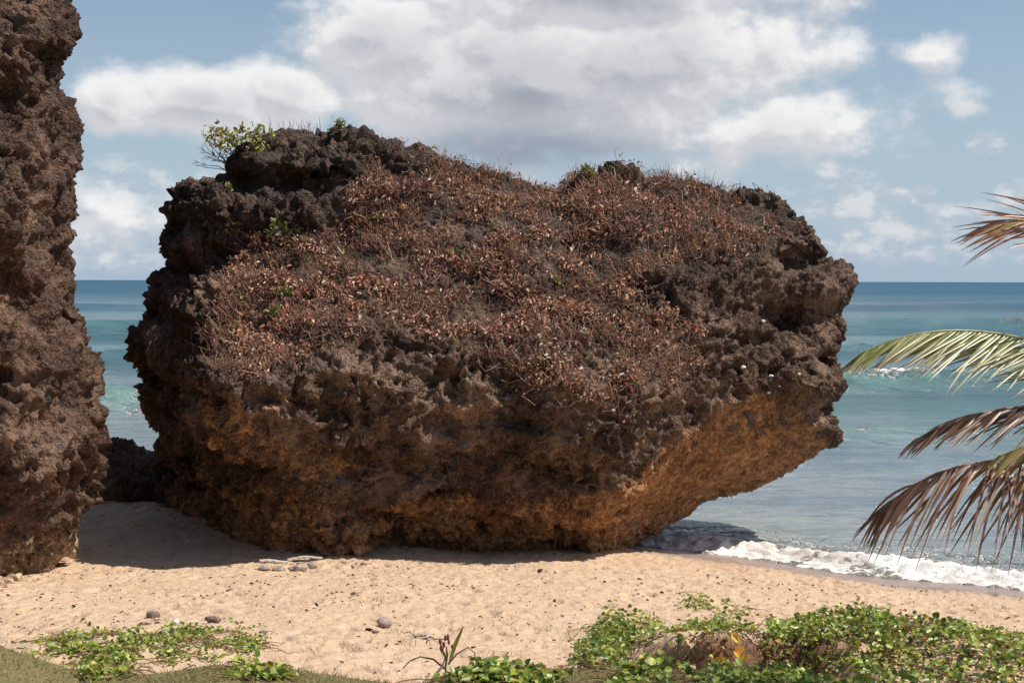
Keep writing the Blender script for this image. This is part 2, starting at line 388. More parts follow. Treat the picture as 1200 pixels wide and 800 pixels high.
# ------------------------------------------------------------------ terrain
def shore_y(x):
    x = np.asarray(x, float)
    y = 34.3 - .714 * x
    return np.clip(y, 12, 41) + .35 * np.sin(x * .55 + 1.0) + .15 * np.sin(x * 1.7)
LIPX = np.array([-14, -6, -4.2, -3.45, -2.9, -2.4, -1.8, -1.3, -.85, -.6, 0, .6, 1.4, 2.2, 3, 5, 14.])
LIPV = np.array([700, 755, 763, 800, 797, 784, 787, 797, 806, 800, 789, 789, 791, 800, 812, 812, 812.])
def lip_z(x):
    u = 600 + x / 12.5 * FPX
    v = np.interp(x, LIPX, LIPV)
    return CAMZ - (v - 329) / FPX * 12.5
def scarp_y(x):
    return 17.0 + .35 * np.sin(x * 1.9) + .2 * np.sin(x * 4.7 + 1)
def ground(x, y, fine=True):
    """x, y flat arrays -> z, masks"""
    x = np.asarray(x, float); y = np.asarray(y, float)
    d = shore_y(x) - y                               # metres inland of the water's edge
    z = np.where(d > 0, -.5 + .075 * d - .0 * d, -.5 + .085 * d)
    z = np.maximum(z, -5.0)
    zl_ = np.interp(y, [-400, 12, 17, 22, 24.5, 26, 28, 31, 34, 37.5, 42, 60], [3, 1.38, .97, .50, .24, .10, .03, .12, .24, .22, -.9, -3])
    kl = sst(-x, .5, 4.5); z = z * (1 - kl) + zl_ * kl; d = np.where(kl > 0, np.maximum(d, 3 * kl * (y < 37)), d)
    z = np.where(d > 0, z + .05 * np.exp(-((d - 2.2) / .9) ** 2), z)
    p3 = np.stack([x, y, np.zeros_like(x)], -1)
    dry = sst(d, .5, 2.2)
    z = z + .05 * perlin(p3 * .33) * dry + .03 * perlin(p3 * .9 + 5) * dry
    # hummock on the right with a low eroded bank towards the camera
    sy = scarp_y(x)
    hm = sst(x, .9, 2.3) * (1 - sst(x, 9.5, 13))
    gentle = sst(x, 3.2, 4.0)
    prof = sst(y, sy - .25 - 3.2 * gentle, sy + .12 + .3 * gentle) * (1 - sst(y, sy + .1, sy + 4.2))
    top = .46 * sst(x, .9, 1.9) - .10 * np.exp(-((x - 3.1) / .5) ** 2) + .12 * np.exp(-((x - 4.7) / 1.) ** 2)
    z = z + hm * prof * (top + .06 * perlin(p3 * 1.7))
    # small swell under the left vines
    z = z + .16 * np.exp(-(((x + 4.3) / 1.3) ** 2 + ((y - 16.4) / .8) ** 2))
    # grassed bluff the camera stands on
    bl = 1 - sst(y, 12.55 + .12 * np.sin(x * 1.3), 13.35)
    zl = lip_z(x) + (12.5 - y) * .10
    z = z * (1 - bl) + np.maximum(zl, z) * bl
    # banked sand at the foot of the left cliff and of the boulder
    z = z + .04 * np.exp(-(((x + 8.3) / 1.3) ** 2 + ((y - 26.5) / 1.8) ** 2))
    soil = (1 - .85 * gentle) * hm * sst(y, sy - .5, sy - .2) * (1 - sst(y, sy + .0, sy + .22)) * sst(x, 1.0, 1.6)
    soil = np.maximum(soil, .5 * hm * (1 - gentle) * sst(y, sy - 1.2, sy - .4) * (1 - sst(y, sy - .4, sy)))
    if fine:
        m = dry * (1 - bl)
        q = p3.copy(); q[:, 0] += .18 * perlin(p3 * 2.3); q[:, 1] += .18 * perlin(p3 * 2.3 + 9)
        f = worley(q * np.array([2.6, 2.6, 0]) + np.array([0, 0, .5]))
        sel = sst(perlin(p3 * .8 + 31), -.35, .25)
        z = z - m * (.35 + .65 * sel) * .125 * (1 - sst(f, .10, .38)) + m * .03 * sel * np.exp(-((f - .5) / .08) ** 2)
        f2 = worley(q * np.array([6.5, 6.5, 0]) + np.array([3, 7, .5]))
        z = z - m * .045 * (1 - sst(f2, .08, .40))
        z = z + m * .014 * fbm(p3 * 5.5, 3)
        z = z + soil * .13 * fbm(p3 * 5, 3) - .10 * soil * (1 - sst(worley(p3 * [2.2, 2.2, 0] + [0, 0, .5]), .1, .45))
    if fine:
        for i in range(26):
            fx = 6.2 - .52 * i + .11 * (-1) ** i; fy = 20.4 + .06 * i + .25 * math.sin(i * .5) + .10 * (-1) ** i
            e = np.exp(-(((x - fx) / .15) ** 2 + ((y - fy) / .075) ** 2) ** 1.5)
            z = z - .07 * e * (1 - bl)
    wet = 1 - sst(d + .12 * perlin(p3 * 1.2), 1.5, 2.9)
    return z, wet, bl, soil
def gz(x, y):
    z, *_ = ground(np.atleast_1d(x), np.atleast_1d(y), True)
    return z if np.ndim(x) else float(z[0])
def stretch(core, lo, hi, n=26):
    a = core[0] - np.geomspace(.08, core[0] - lo, n)[::-1]
    c = core[-1] + np.geomspace(.08, hi - core[-1], n)
    return np.concatenate([a, core, c])
gx = stretch(np.arange(-9.4, 9.8, .037), -3000, 3000)
gy = stretch(np.concatenate([np.arange(11.9, 20, .052), np.arange(20, 33, .065), np.arange(33, 42, .16)]), -400, 300)
X, Y = np.meshgrid(gx, gy)
z, wet, bl, soil = ground(X.ravel(), Y.ravel())
nx, ny = len(gx), len(gy)
idx = np.arange(nx * ny).reshape(ny, nx)
F = np.stack([idx[:-1, :-1], idx[:-1, 1:], idx[1:, 1:], idx[1:, :-1]], -1).reshape(-1, 4)
tag(mesh_np('sand_beach', np.stack([X.ravel(), Y.ravel(), z], -1), F, M_SAND, attrs={'wet': wet, 'turf': bl, 'soil': soil}), 'pale golden sand beach dimpled with old footprints and sloping down to the sea', kind='structure')

# ------------------------------------------------------------------ sea
def sea():
    dd = np.concatenate([np.arange(-1.6, 4.5, .06), 4.5 + np.cumsum(np.geomspace(.065, .9, 160)), ])
    far = dd[-1] + np.cumsum(np.geomspace(.9, 1000, 200)); far = far * 1.0
    dd = np.concatenate([dd, far])
    sp = np.linspace(-1, 1, 420); s = np.sign(sp) * (np.abs(sp) ** 1.15)
    Dg, S = np.meshgrid(dd, s, indexing='ij')
    Xg = S * (15 + .62 * np.maximum(Dg, 0)) + 2.0
    Yg = shore_y(Xg) + Dg
    # far out the shoreline's shape no longer matters
    k = sst(Dg, 60, 300); Yg = Yg * (1 - k) + (34 + Dg) * k
    x, y, d = Xg.ravel(), Yg.ravel(), Dg.ravel()
    p = np.stack([x, y, 0 * x], -1)
    z = np.full(len(x), -.5)
    near = 1 - sst(d, 100, 400)
    z += near * (.040 * perlin(p * [.35, 1.1, 1]) + .028 * perlin(p * [.9, 2.6, 1] + 3)) * sst(d, 0, 5)
    z += near * .10 * perlin(p * [.08, .22, 1]) * sst(d, 8, 25)
    foam = np.zeros(len(x)); green = np.zeros(len(x))
    def ridge(x0, y0, slope, h, w, wob=1.5, xa=None, xb=None):
        yc = y0 + slope * (x - x0) + wob * perlin(np.stack([x * .05, 0 * x + 3.3, 0 * x], -1)) * 2
        q = y - yc
        pr = np.where(q < 0, np.exp(-(q / w) ** 2), np.exp(-(q / (w * 2.6)) ** 2))
        al = np.ones(len(x))
        if xa is not None: al = sst(x, xa[0], xa[1]) * (1 - sst(x, xb[0], xb[1]))
        return pr * h * al, q, al
    # main breaker line
    r, q, al = ridge(21.5, 79, .43, 1.15, 1.3); z += r; green = np.maximum(green, r / 1.15 * sst(-q, -2.5, .6))
    crest = np.exp(-((q + .1) / .55) ** 2)
    selc = sst(perlin(np.stack([x * .16, 0 * x, 0 * x + .5], -1)), .05, .35)
    selc = np.maximum(selc, np.exp(-((x - 19.3) / 2.4) ** 2)); selc = np.maximum(selc, 0)
    foam += crest * selc * 1.0
    foam += .62 * np.exp(-((x + 14.7) / .7) ** 2) * np.exp(-((q + 1.5) / .8) ** 2)
    r, q, al = ridge(18, 118, .3, 1.0, 2.2); z += r * .8; green = np.maximum(green, r * .5)
    r, q, al = ridge(50, 172, .2, 1.6, 3.0); z += r; green = np.maximum(green, r / 2.2)
    foam += np.exp(-((q) / .9) ** 2) * np.maximum(sst(perlin(np.stack([x * .07, 0 * x + 8, 0 * x], -1)), .1, .4), np.exp(-((x - 55) / 3.5) ** 2)) * .62
    r, q, al = ridge(13, 53, .35, .42, 1.5); z += r; green = np.maximum(green, r * 1.4)
    foam += np.exp(-((q + .2) / .25) ** 2) * np.exp(-((x - 12.0) / .7) ** 2) * .8
    r, q, al = ridge(10, 300, .1, 1.4, 6); z += r
    foam += .55 * np.exp(-(q / 2) ** 2) * sst(perlin(np.stack([x * .04, 0 * x + 1, 0 * x], -1)), .2, .5)
    for (y0, hh_, w_, sl) in [(62, .16, 2.0, .2), (93, .35, 3.0, .33), (140, .4, 4, .25), (205, .6, 5, .15), (250, .6, 6, .1), (370, .9, 8, .1), (520, 1.0, 11, .05)]:
        r, q, al = ridge(20, y0, sl, hh_, w_, 3.0); am = sst(perlin(np.stack([x * .02, 0 * x + y0, 0 * x], -1)), -.3, .3); z += r * am; green = np.maximum(green, r / hh_ * (.45 if y0 < 210 else .18) * am)
    # shore break
    wob = .30 * perlin(np.stack([x * .45, 0 * x, 0 * x + 4], -1)) + .12 * perlin(np.stack([x * 1.6, 0 * x, 0 * x + 6], -1))
    db = d - 1.05 - wob
    hsel = .55 + .45 * sst(x, 8.5, 4.5)
    rr = np.where(db < 0, np.exp(-(db / .30) ** 2), np.exp(-(db / 1.1) ** 2)) * .20 * hsel * (.55 + .9 * sst(perlin(np.stack([x * .33, 0 * x, 0 * x + 9], -1)), -.4, .4))
    z += rr
    fo = np.where(db < 0, sst(d, -.35 + wob * .5, .05 + wob * .5), np.exp(-(np.maximum(db - .05, 0) / .50) ** 2))
    foam += fo * (.80 + .5 * np.exp(-((x - 3.6) / 1.3) ** 2) + .45 * perlin(p * [1.1, 2.2, 1]))
    foam += .36 * np.exp(-((d - 2.9) / 1.5) ** 2) * (1 + perlin(p * [.6, 2.5, 1]))
    fm = np.clip(foam, 0, 1.2)
    n2 = fbm(p * [3.6, 4.6, 1], 3, .6); wf = 1 - sst(d, 3.5, 6)
    z += wf * fm * (.10 * n2 + .05 * (1 - worley(p * [3.2, 4, 0] + [0, 0, .5])))
    z = np.where(d < .5, np.maximum(z, -.52), z)
    # colours by depth of water and bottom
    def ramp(d, st):
        ks = np.array([a for a, _ in st], float); cs = np.array([b for _, b in st], float)
        return np.stack([np.interp(d, ks, cs[:, i]) for i in range(3)], -1)
    c = ramp(d + 4 * perlin(p * [.02, .06, 1]) * sst(d, 10, 40), [(-2, (.42, .33, .26)), (1, (.42, .39, .34)), (3.2, (.32, .34, .32)), (10, (.27, .295, .31)), (22, (.23, .28, .295)), (40, (.115, .18, .195)),
               (70, (.082, .152, .170)), (160, (.058, .142, .165)), (420, (.042, .118, .158)), (1200, (.030, .104, .162)), (6000, (.020, .076, .138))])
    g = np.clip(green, 0, 1)[:, None]
    c = c * (1 - g * .8) + np.array([.105, .24, .205]) * g * .8
    band = sst(perlin(p * [.004, .02, 1] + 2), .0, .4)[:, None] * sst(d, 90, 200)[:, None] * (1 - sst(d, 600, 1500))[:, None]
    c = c * (1 - band * .25)
    n0, n1_ = Dg.shape
    ii = np.arange(n0 * n1_).reshape(n0, n1_)
    F = np.stack([ii[:-1, :-1], ii[:-1, 1:], ii[1:, 1:], ii[1:, :-1]], -1).reshape(-1, 4)
    o = mesh_np('sea', np.stack([x, y, z], -1), F, M_SEA, cols=c, attrs={'foam': fm, 'dist': d})
    tag(o, 'turquoise and blue sea with breaking waves reaching to the horizon', kind='structure')
sea()

# ------------------------------------------------------------------ rocks
def tps(pts, vals, q, lam=1e-3):
    """thin-plate spline through scattered control values"""
    pts = np.asarray(pts, float) / 100; q = np.asarray(q, float) / 100
    n = len(pts)
    def U(r2): return .5 * r2 * np.log(r2 + 1e-9)
    K = U(((pts[:, None] - pts[None]) ** 2).sum(-1)) + lam * np.eye(n)
    Pm = np.c_[np.ones(n), pts]
    A = np.block([[K, Pm], [Pm.T, np.zeros((3, 3))]])
    w = np.linalg.solve(A, np.r_[vals, 0, 0, 0])
    out = np.zeros(len(q))
    for i in range(0, len(q), 20000):
        s = q[i:i + 20000]
        out[i:i + 20000] = U(((s[:, None] - pts[None]) ** 2).sum(-1)) @ w[:n] + w[n] + s @ w[n + 1:]
    return out
def spline_closed(S, n):
    S = np.asarray(S, float); k = len(S)
    seg = np.linalg.norm(np.roll(S, -1, 0)[:, :2] - S[:, :2], axis=1); cum = np.r_[0, np.cumsum(seg)]
    t = np.linspace(0, cum[-1], n, endpoint=False)
    Sx = np.vstack([S, S[:1]])
    return np.stack([np.interp(t, cum, Sx[:, i]) for i in range(3)], -1)
def remesh(o, size):
    md = o.modifiers.new('r', 'REMESH'); md.mode = 'VOXEL'; md.voxel_size = size; md.use_smooth_shade = True
    dg = bpy.context.evaluated_depsgraph_get()
    me = bpy.data.meshes.new_from_object(o.evaluated_get(dg))
    old = o.data; o.modifiers.clear(); o.data = me; bpy.data.meshes.remove(old)
    me.polygons.foreach_set('use_smooth', np.ones(len(me.polygons), bool))
def getv(o):
    me = o.data; v = np.empty(len(me.vertices) * 3, np.float32); me.vertices.foreach_get('co', v)
    n = np.empty(len(me.vertices) * 3, np.float32); me.vertex_normals.foreach_get('vector', n)
    return v.reshape(-1, 3), n.reshape(-1, 3)
def setv(o, v):
    o.data.vertices.foreach_set('co', np.ascontiguousarray(v, np.float32).ravel()); o.data.update()
def setattr_(o, name, a):
    at = o.data.attributes.get(name) or o.data.attributes.new(name, 'FLOAT', 'POINT')
    at.data.foreach_set('value', np.ascontiguousarray(a, np.float32))
def proj(v):
    """photo pixel of world points (used to place the pigment and the plants on the rock)"""
    q = (v - np.array([0, 0, CAMZ])) @ _M
    return 600 + q[:, 0] / -q[:, 2] * FPX, 400 - q[:, 1] / -q[:, 2] * FPX

def solid(name, sil, front, centre, thick, mat, rnd=1.0, ray=False):
    """closed body: outline points and front control points carry their own distance"""
    N, RG = 520, 110
    S = spline_closed(sil, N)
    S[:, :2] += (np.asarray(centre, float) - S[:, :2]) / np.linalg.norm(np.asarray(centre, float) - S[:, :2], axis=1)[:, None] * 3
    tt = np.linspace(0, 1, RG) ** .6
    c = np.asarray(centre, float)
    G = c[None, None] + (S[None, :, :2] - c[None, None]) * tt[:, None, None]
    pts = np.vstack([np.asarray(sil)[:, :2], np.asarray(front)[:, :2]])
    vals = np.r_[np.asarray(sil)[:, 2], np.asarray(front)[:, 2]]
    D = tps(pts, vals, G.reshape(-1, 2)).reshape(RG, N)
    edge = S[None, :, 2]
    Df = D - rnd * (np.sqrt(np.maximum(1 - tt ** 10, 0)))[:, None] * .35
    Db = np.maximum(edge, Df) + thick * np.sqrt(np.maximum(1 - tt ** 5, 0))[:, None]
    wf = (tt[:, None] ** 12)
    Df = Df * (1 - wf) + edge * wf
    Vf = P(G[..., 0], G[..., 1], Df); 
    # the back keeps its size instead of growing with distance
    Ve = P(G[..., 0], G[..., 1], np.broadcast_to(edge, D.shape).copy())
    Vb = Ve.copy(); Vb[..., 1] = Db
    if ray:                                   # cliff: its back narrows away from the gap
        Vb = P(G[..., 0], G[..., 1], Db); Vb[..., 0] -= .18 * (Db - edge)
    V = np.concatenate([Vf[1:].reshape(-1, 3), Vb[1:-1].reshape(-1, 3), Vf[0, :1], Vb[0, :1]])
    nf = (RG - 1) * N
    idf = np.arange(nf).reshape(RG - 1, N)
    idb = np.concatenate([nf + np.arange((RG - 2) * N).reshape(RG - 2, N), idf[-1:]])
    cf, cb = len(V) - 2, len(V) - 1
    fs = []
    r = lambda a: np.roll(a, -1, 1)
    A = idf[:-1]; B = idf[1:]
    fs.append(np.stack([A, r(A), r(B), B], -1).reshape(-1, 4))
    A = idb[:-1]; B = idb[1:]
    fs.append(np.stack([A, B, r(B), r(A)], -1).reshape(-1, 4))
    tri = [(cf, int(r(idf[:1])[0, i]), int(idf[0, i])) for i in range(N)] + [(cb, int(idb[0, i]), int(r(idb[:1])[0, i])) for i in range(N)]
    quads = np.concatenate(fs)
    me = bpy.data.meshes.new(name)
    me.from_pydata(V.tolist(), [], quads.tolist() + tri)
    me.materials.append(mat)
    o = bpy.data.objects.new(name, me); link(o)
    return o

def karst(v, n, amp=1.0, smooth=None, seed=0.0):
    """weathered coral limestone: blocks, ledges, pits and sharp crests; returns displaced points, pit mask"""
    p = v + seed
    w = np.stack([perlin(p * 1.1 + 7), perlin(p * 1.1 + 19), perlin(p * 1.1 + 41)], -1) * .35
    q = p + w
    q2 = q + .10 * np.stack([perlin(p * 5.1 + 3), perlin(p * 5.1 + 23), perlin(p * 5.1 + 47)], -1)
    f1, g1 = worley(q * np.array([1.5, 1.5, 2.3]), True)
    f2 = worley(q2 * np.array([3.6, 3.6, 4.6]) + 3)
    f3 = worley(q2 * 8.0 + 11)
    f4 = worley(q2 * 14.5 + 5)
    k = np.ones(len(v)) if smooth is None else 1 - smooth
    pat = sst(perlin(p * .7 + 77), -.35, .3)         # rough patches and calmer patches
    kk = k * (.12 + .88 * pat)
    d = amp * (.20 * (f1 - .5) * k + .27 * (f2 - .48) * kk + .155 * (f3 - .48) * (.22 + .78 * kk) + .080 * (f4 - .48) * (.25 + .75 * kk))
    crack = (1 - sst(g1 - f1, .0, .07)) * sst(perlin(p * .9 + 5), -.1, .25)
    d = d - amp * .13 * crack * k
    rg = 1 - np.abs(perlin(q * 2.6 + 50)) * 2.4
    d = d + amp * .09 * (rg - .5) * k
    d = d + amp * .035 * fbm(p * 6.5, 3, .6)
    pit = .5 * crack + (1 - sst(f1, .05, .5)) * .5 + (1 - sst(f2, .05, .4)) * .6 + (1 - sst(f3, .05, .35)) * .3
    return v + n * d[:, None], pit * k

# main boulder -----------------------------------------------------------
SIL = [(275, 180, 31.8), (300, 163, 32), (345, 152, 32.2), (385, 152, 32.3), (412, 154, 32.4), (440, 162, 32.4), (475, 174, 32.3), (505, 181, 32.2), (530, 196, 32.2),
       (575, 205, 32.4), (620, 216, 32.6), (655, 226, 32.8), (672, 210, 32.7), (720, 202, 32.6), (765, 205, 32.5), (800, 212, 32.3), (830, 217, 32),
       (858, 226, 31.8), (892, 231, 31.5), (930, 241, 31.2), (950, 262, 31), (966, 282, 30.9), (980, 304, 30.8), (994, 322, 30.6), (989, 360, 30.5), (993, 385, 30.4),
       (983, 412, 30.3), (980, 440, 30.2), (986, 470, 30.2), (989, 505, 30.2), (986, 522, 30.2), (962, 530, 30.3), (935, 546, 30.6), (915, 560, 30.8), (900, 572, 30.9), (870, 579, 31),
       (830, 590, 31.2), (812, 602, 31.4), (780, 615, 31.5), (755, 628, 31.6), (735, 645, 31.2), (720, 668, 30.8), (640, 674, 30.2), (550, 674, 30), (470, 674, 30), (400, 676, 29.6), (330, 674, 30.2), (270, 668, 31.5),
       (215, 640, 33.2), (190, 600, 33.6), (172, 570, 33.2), (166, 540, 32.8), (168, 515, 32.5), (160, 495, 32.3), (158, 450, 32), (155, 412, 31.8), (147, 392, 31.6), (156, 365, 31.6), (176, 335, 31.8),
       (172, 300, 32), (178, 265, 32.2), (195, 242, 32.4), (218, 222, 32.5), (240, 210, 32.5), (268, 206, 32.2)]
FRONT = [ # top crag
    (300, 185, 31.0), (345, 172, 30.9), (400, 180, 30.9), (440, 185, 31.2), (480, 190, 31.4), (330, 205, 31.5), (390, 215, 31.5), (300, 215, 31.2), (350, 222, 30.9), (400, 235, 30.9),
    # second terrace and its dark wall
    (250, 225, 31.4), (220, 245, 31.5), (240, 262, 31.0), (300, 245, 30.5), (360, 250, 30.6), (290, 285, 30.9), (340, 285, 30.9), (400, 280, 30.8), (235, 300, 31.3), (200, 290, 31.4), (205, 330, 31.1), (240, 320, 30.6),
    # plant covered slope
    (460, 230, 31.2), (540, 240, 31.2), (620, 250, 31.4), (460, 300, 30.1), (540, 310, 29.9), (620, 320, 29.9), (350, 310, 30.0), (300, 330, 29.6), (420, 340, 29.3), (350, 360, 29.0), (270, 370, 29.1), (300, 400, 28.6), (230, 380, 29.3), (190, 370, 30.0),
    (500, 370, 29.0), (580, 380, 28.9), (660, 380, 29.0), (740, 390, 29.0),
    # right hand top
    (690, 235, 31.7), (760, 240, 31.2), (830, 255, 30.8), (690, 290, 31.0), (760, 290, 30.4), (840, 300, 30.0), (890, 280, 30.3), (760, 335, 29.6), (700, 320, 30.3), (840, 335, 29.3), (870, 365, 29.2),
    (925, 310, 30.6), (945, 340, 30.0), (905, 300, 29.9), (930, 370, 29.9), (950, 400, 29.3), (900, 400, 29.0), (970, 360, 29.7), (920, 420, 28.8), (960, 450, 28.9),
    # brow
    (220, 430, 28.4), (260, 450, 27.6), (320, 450, 27.4), (400, 440, 27.6), (470, 430, 27.8), (540, 415, 28.0), (600, 440, 27.9), (680, 460, 27.8), (750, 450, 28.0), (820, 440, 28.5), (880, 450, 28.8), (930, 480, 29.1), (965, 500, 29.4),
    # face under the brow
    (200, 500, 30.0), (250, 500, 28.0), (320, 500, 27.6), (400, 500, 27.9), (480, 490, 28.0), (560, 490, 28.0), (640, 500, 27.8), (720, 500, 28.0), (790, 490, 28.4), (850, 480, 28.8), (900, 495, 29.2),
    (215, 560, 31.2), (260, 560, 29.4), (330, 560, 28.2), (400, 550, 28.1), (480, 540, 28.2), (560, 545, 28.3), (640, 550, 28.2), (720, 545, 28.2), (780, 530, 28.9), (850, 520, 29.5), (900, 520, 29.6), (940, 520, 29.9), (850, 555, 30.2), (780, 575, 29.8),
    (250, 620, 30.8), (300, 620, 29.3), (350, 620, 28.3), (400, 620, 28.2), (440, 610, 28.5), (500, 600, 28.6), (560, 605, 28.7), (640, 600, 28.7), (700, 595, 28.8), (745, 600, 29.6),
    (330, 652, 28.3), (400, 652, 28.1), (425, 648, 27.8), (440, 640, 28.9), (500, 632, 29.4), (600, 630, 29.5), (680, 625, 29.5), (550, 650, 29.9), (650, 648, 30.0), (470, 655, 29.4), (720, 625, 30.0)]
def shift(L, sil=False):
    out = []
    for (u, v, y) in L:
        k = max(0, min(1, (u - 700) / 240)); y += 2.3 * k * k * (3 - 2 * k)
        if not sil: 
            y -= .45 * math.exp(-((u - 290) / 130) ** 2 - ((v - 470) / 60) ** 2)
            y -= .45 * math.exp(-((u - 450) / 330) ** 4 - ((v - 470) / 75) ** 2)
        if sil and u < 175 and 340 < v < 620: u += 11
        out.append((u, v, y))
    return out
SIL = shift(SIL, True); FRONT = shift(FRONT)
def inpoly(u, v, poly):
    poly = np.asarray(poly, float); r = np.zeros(len(u), bool); j = len(poly) - 1
    for i in range(len(poly)):
        xi, yi = poly[i]; xj, yj = poly[j]
        c = ((yi > v) != (yj > v)) & (u < (xj - xi) * (v - yi) / (yj - yi + 1e-9) + xi)
        r ^= c; j = i
    return r
def soft_poly(u, v, poly, feather, warp):
    """1 inside, 0 outside, blurred by averaging jittered tests"""
    acc = np.zeros(len(u)); rg = np.random.default_rng(3)
    for k in range(12):
        a = rg.normal(size=2) * feather
        acc += inpoly(u + a[0] + warp, v + a[1] - warp, poly)
    return acc / 12
VEG = [(262, 262), (300, 268), (390, 262), (405, 225), (430, 200), (530, 198), (620, 215), (660, 228), (672, 205), (800, 208), (880, 236), (905, 268), (880, 300), (800, 300), (740, 330), (810, 380), (830, 420), (790, 450),
       (740, 480), (650, 475), (600, 420), (520, 400), (440, 390), (390, 410), (300, 440), (255, 420), (240, 370), (275, 330)]
RUST = [(200, 460), (300, 460), (330, 520), (420, 520), (430, 580), (560, 560), (640, 590), (740, 560), (800, 500), (870, 455), (950, 480), (975, 525), (900, 580), (740, 660), (300, 690), (200, 600)]
def boulder():
    o = solid('limestone_boulder', SIL, FRONT, (560, 430), 4.6, M_ROCK)
    remesh(o, .09)
    v, n = getv(o)
    u_, v_ = proj(v)
    p = v + np.array([0, 0, 0])
    veg = soft_poly(u_, v_, VEG, 9, 12 * perlin(p * .9))
    d = .22 * fbm(p * .42 + 2, 3) + .30 * (sst(worley(p * np.array([.62, .62, .9]) + 4), .15, .9) - .5)
    # layered ledges
    zz = v[:, 2] + .12 * v[:, 0] * .4 + .35 * perlin(p * .35)
    st = np.abs(((zz * .95) % 1) - .5) * 2
    d += .16 * (sst(st, .15, .6) - .5)
    # deep caves and overhangs low on the face
    cv = worley(p * np.array([1.05, 1.05, 1.25]) + 8.7)
    low = 1 - veg
    pits = (1 - sst(cv, .12, .38)) * sst(perlin(p * .5 + 60), -.12, .15)
    d -= .42 * pits * low
    for (cu, cv_, ru, rv, dep) in [(510, 462, 36, 20, .45), (602, 450, 22, 26, .4), (912, 312, 10, 20, .30), (925, 375, 36, 28, .25), (300, 465, 14, 10, .35), (345, 460, 10, 10, .3), (250, 470, 9, 14, .3), (700, 430, 20, 18, .3),
                                   (430, 470, 12, 14, .3), (335, 580, 30, 14, .35), (290, 555, 40, 16, .35), (830, 375, 28, 10, .3), (870, 400, 30, 9, .3), (560, 640, 90, 10, .15), (220, 545, 26, 14, .4), (400, 205, 52, 9, .4), (330, 206, 50, 8, .3), (272, 300, 26, 20, .4), (255, 415, 26, 10, .35), (385, 430, 8, 8, .2)]:
        wob = 1 + .35 * perlin(p * 2.4 + cu)
        e = np.exp(-(((u_ - cu) / ru) ** 2 + ((v_ - cv_) / rv) ** 2) * wob * 1.2)
        d -= dep * e * (n[:, 1] < .2)
    under = sst(-n[:, 2], .0, .5) * sst(u_, 680, 760)
    d *= 1 - .75 * under
    v = v + n * (d * (1 - .55 * veg))[:, None]
    setv(o, v); remesh(o, .043)
    v, n = getv(o); u_, v_ = proj(v)
    frontf = n[:, 1] < .3
    veg = soft_poly(u_, v_, VEG, 9, 12 * perlin(v * .9)) * frontf
    cover = veg * (1 - .93 * sst(worley(v * np.array([.9, .9, 1.3]) + 21), .50, .27)) * (.35 + .65 * sst(perlin(v * 2.2 + 8), -.3, .1)) 
    under = sst(-n[:, 2], .0, .5) * sst(u_, 680, 760)
    v2, pit = karst(v, n, 1.12, np.maximum(veg * .5, .6 * under))
    rust = soft_poly(u_, v_, RUST, 16, 22 * perlin(v * .6 + 9))
    rust = rust * .72 + .22 * under + .25 * (1 - sst(v[:, 2], .2, 2.2)) + .25 * sst(pit, .5, 1.0) * soft_poly(u_, v_, [(180, 440), (1000, 440), (1000, 700), (180, 700)], 10, 0 * u_)
    # pockets of rust coloured rock in the caves under the brow
    for (cu, cv_, ru, rv) in [(500, 465, 45, 26), (540, 480, 40, 20), (300, 500, 45, 30), (350, 470, 50, 20), (395, 560, 60, 40), (690, 520, 40, 30)]:
        rust += .45 * np.exp(-(((u_ - cu) / ru) ** 2 + ((v_ - cv_) / rv) ** 2))
    rust -= .55 * soft_poly(u_, v_, [(600, 560), (560, 500), (640, 470), (800, 470), (760, 530), (700, 570)], 16, 0 * u_)
    rust -= .5 * soft_poly(u_, v_, [(355, 560), (450, 540), (480, 575), (430, 600), (400, 640), (370, 600)], 12, 0 * u_)
    rust = rust * (1 - .38 * (1 - sst(u_, 430, 560)) * sst(v[:, 2], .3, 1.4)) - .12 * (sst(perlin(v * 1.4 + 70), -.1, .35))
    setv(o, v2)
    setattr_(o, 'rust', np.where(frontf | (v[:, 2] < 2), np.clip(rust, 0, 1), .1)); setattr_(o, 'pit', pit)
    tag(o, 'huge undercut limestone boulder under dry creeper, standing alone on the beach', 'boulder')
    return o, v2, n, veg, cover, u_, v_
BO, bv, bn, bveg, bcover, bu, bvv = boulder()

